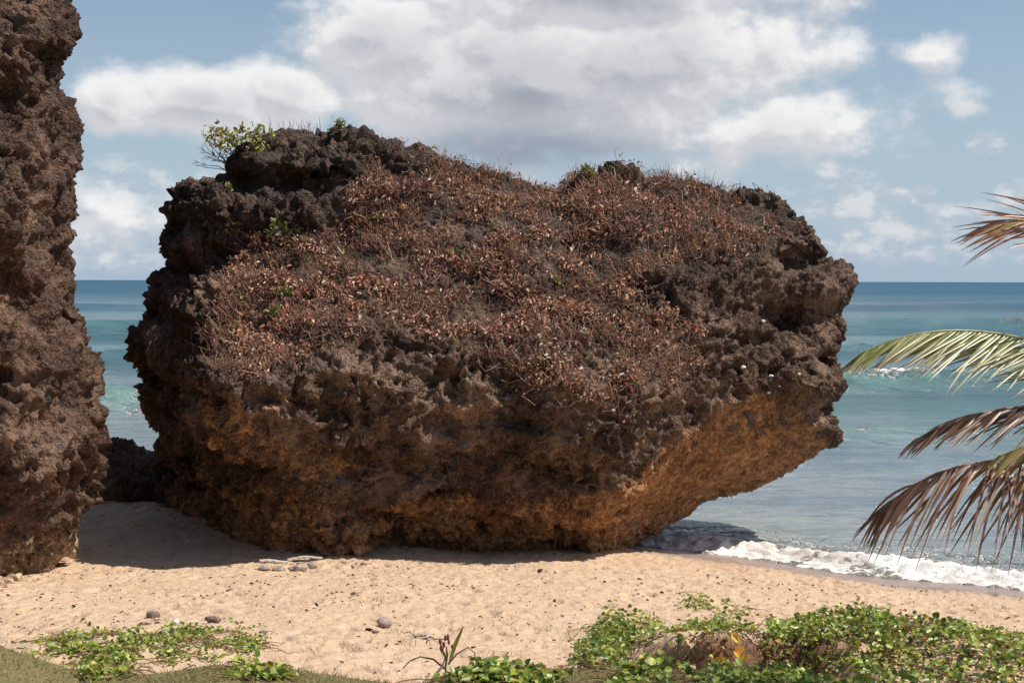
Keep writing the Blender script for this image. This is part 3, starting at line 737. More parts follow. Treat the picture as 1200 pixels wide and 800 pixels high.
# left cliff -------------------------------------------------------------
def cliff():
    sil = [(-210, -150, 27.5), (-100, -160, 27.2), (60, -150, 27), (98, -60, 26.8), (92, -15, 26.8), (94, 10, 26.8), (98, 26, 26.7), (93, 42, 26.7), (80, 60, 26.7), (65, 76, 26.6), (74, 92, 26.5), (78, 112, 26.4), (86, 130, 26.4), (92, 165, 26.4), (97, 180, 26.4), (95, 220, 26.4), (97, 255, 26.4),
           (99, 270, 26.4), (90, 292, 26.4), (88, 308, 26.3), (93, 326, 26.3), (103, 335, 26.3), (106, 360, 26.3), (115, 385, 26.2), (118, 410, 26.2), (123, 430, 26.2), (123, 470, 26.2), (126, 510, 26.2), (116, 525, 26.1), (117, 550, 26.0), (112, 575, 26.2), (100, 600, 26.4), (88, 628, 26.6), (80, 648, 26.7), (60, 668, 26.4), (32, 684, 26.1), (0, 704, 25.9), (-140, 720, 25.5), (-230, 700, 26.5), (-270, 400, 28), (-260, 100, 28)]
    front = [(40, 20, 25.6), (60, 50, 25.8), (40, 75, 25.3), (0, 60, 25.0), (20, 110, 25.2), (60, 110, 25.7), (55, 200, 25.3), (0, 200, 24.7), (65, 300, 25.4), (10, 300, 24.6), (80, 380, 25.3), (30, 380, 24.7), (15, 350, 25.1), (85, 450, 25.2), (30, 460, 24.5), (90, 520, 25.2),
             (40, 540, 24.5), (70, 590, 24.9), (20, 620, 24.9), (60, 640, 26.0), (-20, 660, 25.0), (25, 668, 25.6), (-100, 300, 24.2), (-100, 550, 24.2), (-100, 50, 24.5), (-200, 300, 24.6), (-250, 550, 25)]
    front = [(u, v, y - .7 * min(1.15, max(0, (92 - u) / 92)) ** 1.2) for (u, v, y) in front]
    sil = [(u - (8 if v < 130 else 2 if v < 320 else 0), v, y - (.7 * min(1.1, max(0, (92 - u) / 92)) if v > 640 else 0)) for (u, v, y) in sil]
    o = solid('limestone_cliff', sil, front, (-90, 300), 5.0, M_CLIFF, ray=True)
    remesh(o, .09)
    v, n = getv(o); p = v
    d = .2 * fbm(p * .5 + 12, 3) + .26 * (sst(worley(p * .8 + 14), .15, .9) - .5)
    cv = worley(p * 1.2 + 5.7)
    d -= .45 * (1 - sst(cv, .12, .40)) * sst(perlin(p * .5 + 30), -.1, .2)
    v = v + n * d[:, None]; setv(o, v); remesh(o, .047)
    v, n = getv(o)
    v2, pit = karst(v, n, 1.1, seed=40.0)
    setv(o, v2)
    setattr_(o, 'rust', np.clip(.25 * sst(perlin(v * .8 + 3), .2, .6) + .95 * (1 - sst(v[:, 2] + .25 * perlin(v * 2), .55, 1.25)), 0, 1)); setattr_(o, 'pit', pit)
    tag(o, 'tall brown pitted limestone cliff at the left edge of the picture', 'cliff')
cliff()

# dark rock in the gap -------------------------------------------------------
def gap_rock():
    sil = [(95, 515, 35), (118, 516, 35), (135, 520, 35), (145, 526, 35.2), (162, 531, 35.2), (175, 535, 35.2), (215, 540, 35), (240, 560, 35), (240, 610, 34.8), (200, 622, 34.6), (120, 622, 34.4), (80, 618, 34.4), (70, 570, 34.8), (80, 530, 35)]
    front = [(130, 560, 33.9), (170, 560, 33.9), (150, 590, 33.8), (110, 585, 34.0), (200, 590, 33.9)]
    o = solid('gap_boulder', sil, front, (155, 570), 1.6, M_ROCK, rnd=.5)
    remesh(o, .06); v, n = getv(o)
    v = v + n * (.15 * fbm(v * .9, 2))[:, None]; v2, pit = karst(v, n, .9, seed=9.)
    setv(o, v2); setattr_(o, 'rust', np.full(len(v2), .15)); setattr_(o, 'pit', pit)
    tag(o, 'low dark boulder lying in the shaded gap between the cliff and the big boulder', 'boulder')
gap_rock()
#PART2

# ------------------------------------------------------------------ plant helpers
def nrm(a): return a / (np.linalg.norm(a, axis=-1, keepdims=True) + 1e-9)
def tubes(paths, rad, sides=3):
    """paths (N,K,3), rad (N,K) -> verts, quads"""
    N, K, _ = paths.shape
    tn = np.gradient(paths, axis=1); tn = nrm(tn)
    ref = np.where(np.abs(tn[..., 2:3]) > .9, np.array([1., 0, 0]), np.array([0, 0, 1.]))
    a = nrm(np.cross(tn, ref)); b = np.cross(tn, a)
    th = np.arange(sides) / sides * 2 * np.pi
    V = paths[:, :, None] + rad[:, :, None, None] * (a[:, :, None] * np.cos(th)[None, None, :, None] + b[:, :, None] * np.sin(th)[None, None, :, None])
    id_ = np.arange(N * K * sides).reshape(N, K, sides)
    A = id_[:, :-1]; B = id_[:, 1:]
    q = np.stack([A, np.roll(A, -1, 2), np.roll(B, -1, 2), B], -1).reshape(-1, 4)
    return V.reshape(-1, 3), q
def leaves(c, d, up, L, Wd, fold=.25, curl=.15):
    """c base point, d long axis, up leaf normal: oval leaf folded along its midrib, two quads"""
    d = nrm(d); s = nrm(np.cross(d, up)); up = nrm(np.cross(s, d))
    L = L[:, None]; Wd = Wd[:, None]
    def pt(t, w, h): return c + d * (t * L) + s * (w * Wd) + up * (h * Wd)
    V = np.stack([pt(0, 0, 0), pt(.32, .5, fold), pt(.78, .42, fold - curl), pt(1, 0, -curl * 2), pt(.78, -.42, fold - curl), pt(.32, -.5, fold)], 1)
    id_ = np.arange(len(c) * 6).reshape(-1, 6)
    q = np.concatenate([id_[:, [0, 1, 2, 3]], id_[:, [0, 3, 4, 5]]])
    return V.reshape(-1, 3), q
def pick(cols, w, n, var=.25):
    cols = np.array(cols, float); k = RNG.choice(len(cols), n, p=np.array(w) / np.sum(w))
    return np.clip(cols[k] * (1 + var * RNG.normal(size=(n, 1))) * (1 + .08 * RNG.normal(size=(n, 3))), .01, .9)

# ------------------------------------------------------------------ dry creeper on the boulder
def creeper():
    w = np.clip(bcover, 0, 1) ** 1.2
    w = w * (bn[:, 1] < .25) * (bn[:, 2] > -.2) * (.35 + sst(perlin(bv * 1.3 + 60), -.35, .25))
    # the patch that hangs over the brow and thin trails elsewhere
    w = w + .12 * np.exp(-(((bu - 700) / 60) ** 2 + ((bvv - 465) / 30) ** 2)) * (bn[:, 1] < .2)
    ok = w > .02; w = w * ok
    n = 22000
    k = RNG.choice(len(bv), n, p=w / w.sum())
    p0 = bv[k] - bn[k] * .03
    up = np.array([0, 0, 1.]); slope = nrm(bn[k] - up * (bn[k] @ up)[:, None] * 1.0)
    d = nrm(bn[k] * .5 + up * 1.0 + RNG.normal(size=(n, 3)) * .36 + np.array([-.15, 0, 0]))
    L = RNG.gamma(4, .062, n) * (.6 + .5 * sst(perlin(p0 * .8 + 4), -.3, .4)); L = np.clip(L, .08, .5)
    side = nrm(RNG.normal(size=(n, 3))) * L[:, None]
    pts = []
    for t in np.linspace(0, 1, 4):
        pts.append(p0 + d * (L * t)[:, None] + side * (.22 * math.sin(t * 2.6)) + up * (-.28 * t * t * L)[:, None] + RNG.normal(size=(n, 3)) * .012 * t)
    path = np.stack(pts, 1)
    rad = np.linspace(1, .45, 4)[None] * RNG.uniform(.0045, .0085, n)[:, None]
    V, q = tubes(path, rad)
    col = pick([(.42, .25, .175), (.30, .155, .11), (.60, .45, .34), (.15, .08, .055), (.44, .20, .125)], [4, 3, 1.3, 2, 3], n)
    V1, q1, c1 = V, q, np.repeat(col, 12, 0)
    # low runners that follow the slope
    m = 3000; k = RNG.choice(len(bv), m, p=w / w.sum()); p0 = bv[k]
    tdir = nrm(np.cross(bn[k], RNG.normal(size=(m, 3)))); L = RNG.uniform(.2, .6, m)
    bow = RNG.normal(size=(m, 1)) * .2
    path = np.stack([p0 + tdir * (L * (t - .5))[:, None] + bn[k] * (.05 + .09 * math.sin(t * 3.14)) + np.cross(tdir, bn[k]) * bow * math.sin(t * 3.14) + RNG.normal(size=(m, 3)) * .015 for t in np.linspace(0, 1, 5)], 1)
    V, q = tubes(path, np.full((m, 5), .006) * RNG.uniform(.6, 1.3, (m, 1)))
    c2 = np.repeat(pick([(.19, .11, .085), (.13, .07, .055), (.30, .20, .16)], [3, 3, 1], m), 15, 0)
    tag(mesh_np('dry_creeper_stem', np.vstack([V1, V]), np.vstack([q1, q + len(V1)]), M_TWIG, cols=np.vstack([c1, c2])),
        'tangled mat of dry reddish brown creeper stems over the top of the boulder', 'dry creeper', kind='stuff')
    # leaves
    n = 28000
    w2 = w * (.06 + sst(fbm(bv * [1.0, 1.0, 2.4] + 90, 3), -.05, .45) * 1.3) * (.5 + .5 * sst(bn[:, 2], .0, .6))
    w2 = w2 * (1 + 1.5 * soft_poly(bu, bvv, [(260, 300), (420, 310), (560, 340), (720, 330), (840, 390), (760, 460), (560, 400), (400, 380), (300, 420)], 10, 0 * bu))
    k = RNG.choice(len(bv), n, p=w2 / w2.sum())
    c = bv[k] + bn[k] * RNG.uniform(0, .11, (n, 1)) + np.array([0, 0, 1.]) * RNG.uniform(0, .10, (n, 1)) + RNG.normal(size=(n, 3)) * .02
    d = nrm(RNG.normal(size=(n, 3)) + np.array([0, -.3, -.5])); u = nrm(RNG.normal(size=(n, 3)) * .8 + bn[k] + np.array([.3, 0, .8]))
    L = np.minimum(RNG.gamma(5, .0105, n) + .018, .105)
    V, q = leaves(c, d, u, L, L * RNG.uniform(.4, .62, n), .3, .35)
    col = pick([(.44, .22, .145), (.56, .35, .25), (.30, .125, .08), (.72, .56, .46), (.40, .26, .12), (.26, .30, .08), (.16, .085, .06)], [4, 3, 4, 1.3, .6, .2, 3], n, .3)
    tag(mesh_np('dry_creeper_leaf', V, q, M_DRY, cols=np.repeat(col, 6, 0)), 'copper brown fallen and withered creeper leaves over the boulder slope', 'dry leaves', kind='stuff')
creeper()
def near(u, v, rad=6, front=True):
    """point on the boulder seen near a photo pixel"""
    d = (bu - u) ** 2 + (bvv - v) ** 2 + 60 * (bn[:, 1] > .2) * rad + (bv[:, 1] - 26) * 4
    k = int(np.argmin(d)); return bv[k], bn[k]

# green tufts on the boulder, each a plant of its own
def tuft(u, v, size, nl, label, cols, drop=0., Lr=(.06, .11), name='green_tuft'):
    p, n_ = near(u, v); root = empty(name, tuple(float(a) for a in p), label, 'plant', 'green plants growing on the boulder')
    m = max(5, nl // 5)
    ends = nrm(RNG.normal(size=(m, 3)) * [.8, .5, .5] + [0, -.3, 1]) * size * RNG.uniform(.5, 1, (m, 1))
    path = np.stack([ends * t + np.array([0, 0, -.5]) * drop * t * t * size for t in np.linspace(0, 1, 5)], 1)
    V, q = tubes(path, np.linspace(.010, .005, 5)[None].repeat(m, 0), 4)
    mesh_np('stem', V, q, M_TWIG, root, cols=np.tile((.16, .12, .06), (len(V), 1)))
    k = RNG.integers(0, m, nl); t = RNG.uniform(.45, 1.0, nl); ki = np.minimum((t * 4).astype(int), 4)
    c = path[k, ki] + RNG.normal(size=(nl, 3)) * .03
    d = nrm(nrm(ends[k]) * .5 + RNG.normal(size=(nl, 3)) * .6); L = RNG.uniform(*Lr, nl)
    V, q = leaves(c, d, nrm(RNG.normal(size=(nl, 3)) * .5 + [.3, -.3, 1]), L, L * .5, .2, .15)
    f = mesh_np('foliage', V, q, M_LEAF, root, cols=np.repeat(pick(cols, [1] * len(cols), nl, .2), 6, 0)); f['kind'] = 'stuff'
GR = [(.16, .22, .045), (.22, .27, .06), (.11, .17, .035)]
YG = [(.30, .30, .07), (.20, .24, .05), (.38, .33, .10)]
tuft(690, 209, .30, 70, 'yellow green tuft on the right hand hump of the boulder skyline', YG)
tuft(330, 352, .30, 60, 'green seedlings among dry leaves low on the left of the slope', GR)
tuft(322, 374, .26, 50, 'small green plant just above the left end of the brow', GR)
tuft(400, 160, .25, 60, 'yellow green plant in a crevice on top of the dark crag', YG)
tuft(270, 225, .2, 16, 'single yellowish sprig on the dark terrace below the shrub', YG)
tuft(530, 300, .22, 30, 'pale green sprig in the middle of the dry slope', YG)
tuft(655, 335, .2, 16, 'tiny yellow green sprig right of the slope centre', YG)
tuft(728, 422, .2, 22, 'yellow green plant near the lower edge of the creeper', YG)
tuft(580, 268, .2, 18, 'faint green sprig high on the middle of the slope', GR)
tuft(440, 262, .2, 18, 'yellowing sprig below the right end of the crag', YG)
tuft(850, 340, .15, 10, 'small green sprig on the bare rock at the right', GR)
tuft(785, 440, .2, 16, 'lowest green sprig among the trails over the brow', GR)

# pale pinnate fern on the dark wall
def fern():
    p, n_ = near(335, 272); root = empty('fern', tuple(float(a) for a in p), 'pale green fern with arching leaflets against the dark wall under the crag', 'fern')
    for (du, dv, L) in [(1, -.35, .62), (.75, .5, .45), (-.9, .35, .3), (-.5, 1.0, .35), (.2, .9, .25)]:
        t = np.linspace(0, 1, 7)
        path = np.stack([du * L * t, -.35 * t * L - .08, (dv * t - .55 * t * t) * L + .04], 1)
        V, q = tubes(path[None], np.linspace(.009, .004, 7)[None], 4)
        fr = mesh_np('frond', V, q, M_TWIG, root, cols=np.tile((.2, .22, .07), (len(V), 1)))
        k = np.repeat(np.arange(1, 7), 4); sgn = np.tile([1, -1, 1, -1], 6)
        c = path[k] + RNG.normal(size=(24, 3)) * .012; dd = nrm(path[k] - path[k - 1])
        V, q = leaves(c, nrm(dd * .7 + np.array([0, -.4, .9]) * sgn[:, None] * .8), np.tile([.2, -.8, .7], (24, 1)), np.full(24, .11), np.full(24, .04), .15, .1)
        f = mesh_np('foliage', V, q, M_LEAF, fr, cols=np.repeat(pick([(.42, .46, .22), (.30, .36, .12)], [1, 1], 24, .15), 6, 0)); f['kind'] = 'stuff'
fern()

# shrub on the crag
def branches(base, dirs, L, gen, rng, out, r0):
    for d in dirs:
        d = d / np.linalg.norm(d); l = L * rng.uniform(.7, 1.15)
        bend = rng.normal(size=3) * .16
        pts = np.stack([base + d * l * t + bend * l * t * t + np.array([0, 0, .12]) * l * t * t for t in np.linspace(0, 1, 5)])
        out.append((pts, r0, gen))
        if gen > 0:
            for k in range(rng.integers(2, 4)):
                j = rng.integers(2, 5)
                nd = d + rng.normal(size=3) * .55; branches(pts[j], [nd], L * .62, gen - 1, rng, out, r0 * .62)
def crag_shrub():
    p, n_ = near(276, 200); p = P(277, 203, 31.9)
    root = empty('shrub', tuple(float(a) for a in p), 'twiggy shrub with yellow green leaves on the left end of the crag', 'shrub')
    rg = np.random.default_rng(21); out = []
    dirs = [(-.55, -.1, .35), (-.5, 0, .65), (-.4, -.2, .75), (-.15, .1, .8), (.3, -.3, .8), (.7, .1, .85), (-.7, .1, .15), (1.0, -.2, .75), (-.3, 0, .45), (1.1, .1, .6), (-.75, 0, .6)]
    branches(np.zeros(3), [np.array(d, float) for d in dirs], .50, 3, rg, out, .014)
    br = out
    path = np.stack([b[0] for b in br]); rad = np.stack([np.linspace(1, .55, 5) * max(b[1], .0045) for b in br])
    V, q = tubes(path, rad, 4); mesh_np('twig', V, q, M_TWIG, root, cols=np.tile((.15, .10, .08), (len(V), 1)))
    tips = np.array([b[0][-1] for b in br]); 
    tu, tv = proj(tips + p)
    sel = tips[(tv < 178) & (tv > 124) & (tu > 246) & (tu < 360)]
    n = 330; c = sel[RNG.integers(0, len(sel), n)] + RNG.normal(size=(n, 3)) * .05
    L = RNG.uniform(.08, .14, n)
    V, q = leaves(c, nrm(RNG.normal(size=(n, 3)) + [0, 0, .6]), nrm(RNG.normal(size=(n, 3)) * .6 + [.3, -.4, .8]), L, L * .5, .2, .2)
    f = mesh_np('foliage', V, q, M_LEAF, root, cols=np.repeat(pick([(.34, .33, .07), (.20, .23, .05), (.48, .41, .14), (.40, .27, .12)], [3, 2, 2, 1], n, .2), 6, 0)); f['kind'] = 'stuff'
crag_shrub()
def fringe():
    """thin dead stems standing along the skyline"""
    segs = [(300, 175, 150, 152, 60), (560, 600, 203, 208, 40), (600, 655, 210, 222, 30), (665, 800, 206, 208, 120), (800, 850, 208, 222, 30), (315, 400, 156, 150, 45)]
    pts = []
    for (a, b, va, vb, n) in segs:
        if b < a: continue
        for i in range(n):
            t = random.random(); p, n_ = near(a + (b - a) * t, va + (vb - va) * t + 4); pts.append(p)
    p0 = np.array(pts); n = len(p0); d = nrm(RNG.normal(size=(n, 3)) * [.35, .3, .1] + [-.05, 0, 1]); L = RNG.uniform(.12, .38, n)
    path = np.stack([p0 + d * (L * t)[:, None] + RNG.normal(size=(n, 3)) * .02 * t for t in np.linspace(0, 1, 4)], 1)
    V, q = tubes(path, np.linspace(.006, .003, 4)[None].repeat(n, 0))
    tag(mesh_np('dry_stem', V, q, M_TWIG, cols=np.tile((.22, .14, .11), (len(V), 1))), 'thin dead stems standing up along the skyline of the boulder', 'dry stems', kind='stuff')
fringe()

# ------------------------------------------------------------------ beach vines
VG = [(.215, .275, .035), (.30, .35, .055), (.12, .18, .03), (.40, .44, .12), (.48, .40, .08), (.30, .14, .06)]
def vine(poly, n, label, hgt=.12, w=(4, 4, 3, 1.6, .6, .4), Lr=(.040, .078), xr=(-6, 7), yr=(11.8, 21), thr=-.15, group='green vines creeping over the sand'):
    nn = max(n * 80, 60000); x = RNG.uniform(*xr, nn); y = RNG.uniform(*yr, nn)
    z = gz(x, y); p = np.stack([x, y, z], -1); u, v = proj(p)
    pv = perlin(np.stack([x, y * .7, 0 * x], -1) * 2.6)
    ok = (soft_poly(u, v, poly, 3, 8 * perlin(p * 3)) > RNG.uniform(.05, .95, len(x))) & (pv > thr + RNG.normal(size=len(x)) * .12)
    n = int(n * 1.55); idx = np.nonzero(ok)[0][:n]; 
    if len(idx) < 10: print('FEW', label, len(idx)); return
    p = p[idx]; m = len(idx); pv = pv[idx]
    root = empty('beach_vine', tuple(float(a) for a in p.mean(0)), label, 'vine', group)
    H = hgt * (.35 + .9 * sst(pv, thr, .45)) 
    c = p + np.stack([RNG.normal(size=m) * .02, RNG.normal(size=m) * .02, H * RNG.uniform(.1, 1, m)], -1)
    L = RNG.uniform(*Lr, m)
    d = nrm(RNG.normal(size=(m, 3)) * [1, 1, .35] + [0, 0, .15]); up = nrm(RNG.normal(size=(m, 3)) * .55 + [.1, -.35, 1])
    V, q = leaves(c, d, up, L, L * RNG.uniform(.7, .95, m), .22, .12)
    f = mesh_np('foliage', local(V, root), q, M_LEAF, root, cols=np.repeat(pick(VG, w, m, .22), 6, 0)); f['kind'] = 'stuff'
    ns = max(10, m // 10); k = RNG.integers(0, m, ns); a = RNG.uniform(0, 6.28, ns); l = RNG.uniform(.15, .5, ns)
    path = []
    for t in np.linspace(0, 1, 6):
        xx = p[k, 0] + np.cos(a + t * .8) * l * t; yy = p[k, 1] + np.sin(a + t * .8) * l * t
        path.append(np.stack([xx, yy, gz(xx, yy) + .012 + .03 * math.sin(t * 3.1)], -1))
    V, q = tubes(np.stack(path, 1), np.full((ns, 6), .005), 3)
    s_ = mesh_np('stem', local(V, root), q, M_TWIG, root, cols=np.tile((.20, .13, .07), (len(V), 1))); s_['kind'] = 'stuff'
vine([(18, 764), (60, 750), (85, 748), (90, 758), (55, 772)], 90, 'thin end of the left vine patch, trailing over the bank', .05)
vine([(60, 758), (85, 745), (130, 748), (190, 752), (205, 765), (170, 775), (150, 795), (100, 800), (80, 780)], 1100, 'thick green vine patch on the sand at the lower left', .11, thr=-.25, Lr=(.030, .068))
vine([(165, 765), (195, 740), (240, 738), (280, 740), (318, 748), (305, 765), (250, 772), (200, 776)], 620, 'green vine patch behind the two brown stones', .09, thr=-.1, Lr=(.030, .066))
vine([(252, 795), (290, 782), (350, 785), (352, 792), (270, 799)], 260, 'small flat vine patch lying on the grassed edge', .07, yr=(11.8, 14.5))
vine([(508, 802), (520, 782), (570, 776), (640, 792), (668, 802)], 520, 'low bright green vine clump at the foot of the red budded plant', .11, yr=(11.5, 14.5), thr=-.4)
vine([(668, 772), (695, 742), (715, 730), (742, 738), (745, 765), (728, 784), (680, 784)], 620, 'dark green leafy clump at the left end of the eroded bank', .22, (3, 2, 6, .6, .3, .2), thr=-.6)
vine([(742, 722), (765, 715), (775, 750), (760, 762), (745, 745)], 90, 'wispy vine hanging over the left of the eroded bank', .16, thr=-.6)
vine([(785, 748), (800, 738), (850, 728), (885, 730), (882, 742), (830, 752)], 380, 'green vine draped along the top of the eroded bank', .13, thr=-.5)
vine([(785, 702), (800, 698), (850, 708), (885, 716), (870, 724), (820, 716)], 130, 'farthest thin trail of vine on the sand above the bank', .05, thr=-.5, yr=(15, 26))
vine([(898, 745), (925, 728), (970, 722), (1030, 726), (1045, 735), (1040, 780), (980, 800), (905, 800), (890, 770)], 2400, 'large green vine mound right of the eroded bank', .17, (4, 4, 3, 1.6, .5, .5), thr=-.6)
vine([(1030, 738), (1060, 724), (1120, 728), (1150, 745), (1215, 745), (1215, 812), (1000, 812)], 2600, 'dense green vine spread at the lower right corner', .15, (4, 4, 3, 1.6, .9, .8), thr=-.5, Lr=(.042, .085))
vine([(715, 800), (735, 788), (800, 786), (900, 792), (1010, 800), (1000, 812), (720, 812)], 520, 'strip of vine along the grass edge below the eroded bank', .12, yr=(11.5, 15), thr=-.5)

vine([(760, 748), (800, 742), (872, 745), (868, 775), (790, 782), (758, 770)], 110, 'sparse yellowing vine hanging down the face of the eroded bank', .12, (2, 3, 2, 2, 2, 2), thr=-.1)
# roots and dead runners on the eroded bank
def bank_roots():
    n = 420; x = RNG.uniform(1.1, 4.6, n); sy = scarp_y(x)
    y = sy + RNG.uniform(-.5, .25, n); p0 = np.stack([x, y, gz(x, y)], -1)
    L = RNG.uniform(.08, .34, n); hd = nrm(RNG.normal(size=(n, 3)) * [1.2, .5, .8] + [0, -.5, .1]); bw = RNG.normal(size=(n, 3)) * .25; path = []
    for t in np.linspace(0, 1, 6):
        path.append(p0 + hd * (L * t)[:, None] + bw * (L * math.sin(3.1 * t))[:, None] + np.array([0, 0, -.9]) * (L * t * t)[:, None] + np.array([0, 0, .03]) + RNG.normal(size=(n, 3)) * .01)
    V, q = tubes(np.stack(path, 1), np.linspace(1, .5, 6)[None] * RNG.uniform(.004, .009, (n, 1)), 3)
    tag(mesh_np('root', V, q, M_TWIG, cols=np.repeat(pick([(.16, .085, .05), (.28, .18, .12), (.08, .04, .025)], [4, 1.5, 3], n), 18, 0)), 'tangle of brown roots and dead runners hanging on the eroded bank', 'roots', kind='stuff')
bank_roots()

# dry grass: on the bluff edge and thin tufts on the sand
def blades(x, y, L, col, wd=.004, lean=.5, name='dry_grass', label='', kind='stuff'):
    n = len(x); p0 = np.stack([x, y, gz(x, y) - .01], -1)
    d = nrm(RNG.normal(size=(n, 3)) * [lean, lean, .1] + [0, 0, 1]); s = nrm(np.cross(d, RNG.normal(size=(n, 3))))
    dr = nrm(RNG.normal(size=(n, 3)) * [1, 1, 0] + 1e-3) * .35
    pts = [p0 + d * (L * t)[:, None] + dr * (L * t * t)[:, None] for t in (0, .5, 1)]
    V = np.stack([pts[0] - s * wd, pts[0] + s * wd, pts[1] + s * wd * .8, pts[1] - s * wd * .8, pts[2]], 1)
    i = np.arange(n * 5).reshape(n, 5)
    tri = np.concatenate([i[:, [0, 1, 2]], i[:, [0, 2, 3]], i[:, [3, 2, 4]]])
    tag(mesh_np(name, V.reshape(-1, 3), tri, M_DRY, cols=np.repeat(col, 5, 0)), label, 'grass', kind=kind)
n = 16000; x = RNG.uniform(-4.6, 4.6, n); y = 13.2 - RNG.uniform(0, 1, n) ** .8 * 1.6 + .12 * np.sin(x * 1.3)
blades(x, y, RNG.uniform(.02, .075, n), pick([(.26, .22, .09), (.17, .19, .05), (.34, .27, .14)], [3, 2, 2], n), .003, .8, label='short olive and straw coloured grass along the edge of the bluff')
n = 9000; x = RNG.uniform(.6, 7.2, n); y = RNG.uniform(16.6, 20.5, n); k = sst(perlin(np.stack([x, y, 0 * x], -1) * 1.1 + 7), .05, .4) * (.4 + sst(x, 3, 6)) > RNG.random(n); x = x[k]; y = y[k]; n = len(x)
blades(x, y, RNG.uniform(.06, .24, n), pick([(.30, .20, .11), (.20, .12, .06), (.22, .22, .07)], [3, 2, 1], n), .003, .6, name='dead_grass', label='thin brown dead grass standing among the vines on the right')
n = 500; cx_ = RNG.uniform(-6, 7, 30); cy_ = RNG.uniform(15, 22, 30); k = RNG.integers(0, 30, n); x = cx_[k] + RNG.normal(size=n) * .12; y = cy_[k] + RNG.normal(size=n) * .12
blades(x, y, RNG.uniform(.05, .16, n), pick([(.30, .26, .11), (.22, .20, .08)], [1, 1], n), .0035, .7, name='sand_grass', label='sparse grass wisps scattered on the open sand')

# leaf and twig litter on the sand
def litter():
    n = 4200; x = RNG.uniform(-9, 9, n); y = RNG.uniform(14, 27, n)
    k = (perlin(np.stack([x, y, 0 * x], -1) * .7 + 3) + RNG.normal(size=n) * .3 > .05) & (shore_y(x) - y > 1.6); x = x[k]; y = y[k]; n = len(x)
    c = np.stack([x, y, gz(x, y) + .01], -1); L = RNG.uniform(.02, .075, n) * (1 + .5 * (RNG.random(n) > .93))
    V, q = leaves(c, nrm(RNG.normal(size=(n, 3)) * [1, 1, .2]), nrm(RNG.normal(size=(n, 3)) * .5 + [0, 0, 1]), L, L * RNG.uniform(.2, .6, n), .4, .3)
    tag(mesh_np('leaf_litter', V, q, M_DRY, cols=np.repeat(pick([(.14, .07, .035), (.24, .14, .08), (.09, .05, .03)], [3, 2, 2], n), 6, 0)), 'small dark scraps of dead leaf and twig strewn over the sand', 'litter', kind='stuff')
litter()

# ------------------------------------------------------------------ stones, driftwood, shells
def ico(sub):
    import bmesh
    bm = bmesh.new(); bmesh.ops.create_icosphere(bm, subdivisions=sub, radius=1)
    v = np.array([q.co[:] for q in bm.verts], np.float32); f = np.array([[a.index for a in p.verts] for p in bm.faces], np.int32); bm.free(); return v, f
ICO5, ICO3 = ico(5), ico(3)
def stone(u, v, size, label, seed, cat='stone', name='stone', mat=None, rot=0, group=None, sink=.25, lump=.16, Yo=None, flat=0, col=None):
    vv, f = (ICO5 if size[0] > .06 else ICO3); vv = vv.copy()
    # find where the view ray meets the sand
    Ys = np.linspace(12, 36, 2400); pts = P(np.full(2400, u), np.full(2400, v), Ys); g = gz(pts[:, 0], pts[:, 1])
    k = int(np.argmax(pts[:, 2] < g)); p = pts[k]
    if Yo is not None: p = p + np.array([0, Yo, 0])
    # facets: cut with a few random planes
    rg = np.random.default_rng(seed)
    for i in range(9):
        nn = nrm(rg.normal(size=3)); dd = rg.uniform(.62, .9); h = vv @ nn
        vv = vv - np.outer(np.maximum(h - dd, 0) * .85, nn)
    if flat: vv[:, 2] = np.sign(vv[:, 2]) * np.abs(vv[:, 2]) ** .6
    vv = vv + nrm(vv) * (lump * fbm(vv * 1.6 + seed * 3.1, 4) - .05 * (1 - worley(vv * 5 + seed)))[:, None]
    vv = vv * np.array(size); c, s = math.cos(rot), math.sin(rot); vv = np.stack([vv[:, 0] * c - vv[:, 1] * s, vv[:, 0] * s + vv[:, 1] * c, vv[:, 2]], -1)
    o = mesh_np(name, vv, f, mat or M_STONE, attrs={'rust': np.zeros(len(vv)), 'pit': np.zeros(len(vv))}, cols=None if col is None else np.tile(col, (len(vv), 1)))
    o.location = (float(p[0]), float(p[1]), float(gz(p[0], p[1]) + size[2] * (1 - sink * 2)))
    return tag(o, label, cat, group)
M_BROWN = stone_material('brown_stone', (.12, .075, .055), (.27, .19, .145))
stone(180, 723, (.095, .08, .055), 'squarish brown stone on the sand left of centre foreground', 3, mat=M_BROWN, flat=1, lump=.05, group='stones lying on the open sand')
stone(250, 729, (.135, .07, .052), 'long dark brown stone lying aslant beside the vines', 5, mat=M_BROWN, rot=-.5, group='stones lying on the open sand')
stone(450, 733, (.105, .09, .075), 'rounded grey stone alone in the middle of the sand', 8, lump=.08, group='stones lying on the open sand')
stone(440, 741, (.05, .04, .02), 'thin brown chip beside the rounded grey stone', 12, mat=M_BROWN, group='stones lying on the open sand')
stone(309, 741, (.06, .05, .025), 'half buried reddish stone above the small vine patch', 14, mat=M_BROWN, sink=.4, group='stones lying on the open sand')
stone(170, 731, (.08, .05, .022), 'flat brown scrap of stone in front of the squarish stone', 15, mat=M_BROWN, sink=.4, group='stones lying on the open sand')
g = 'rounded stones at the foot of the boulder'
stone(310, 668, (.11, .09, .065), 'leftmost rounded stone under the end of the pale plank', 21, lump=.06, group=g)
stone(327, 668, (.115, .08, .055), 'flat rounded stone under the middle of the pale plank', 22, lump=.06, group=g)
stone(341, 668, (.06, .05, .04), 'smallest pebble between the plank stones and the large stone', 23, lump=.06, group=g)
stone(352, 668, (.135, .11, .085), 'largest grey rounded stone between the two pieces of wood', 24, lump=.06, group=g)
stone(366, 665, (.10, .08, .075), 'rounded stone under the slanting stick', 25, lump=.06, group=g)
M_PALE = stone_material('pale_coral', (.42, .29, .18), (.62, .47, .33))
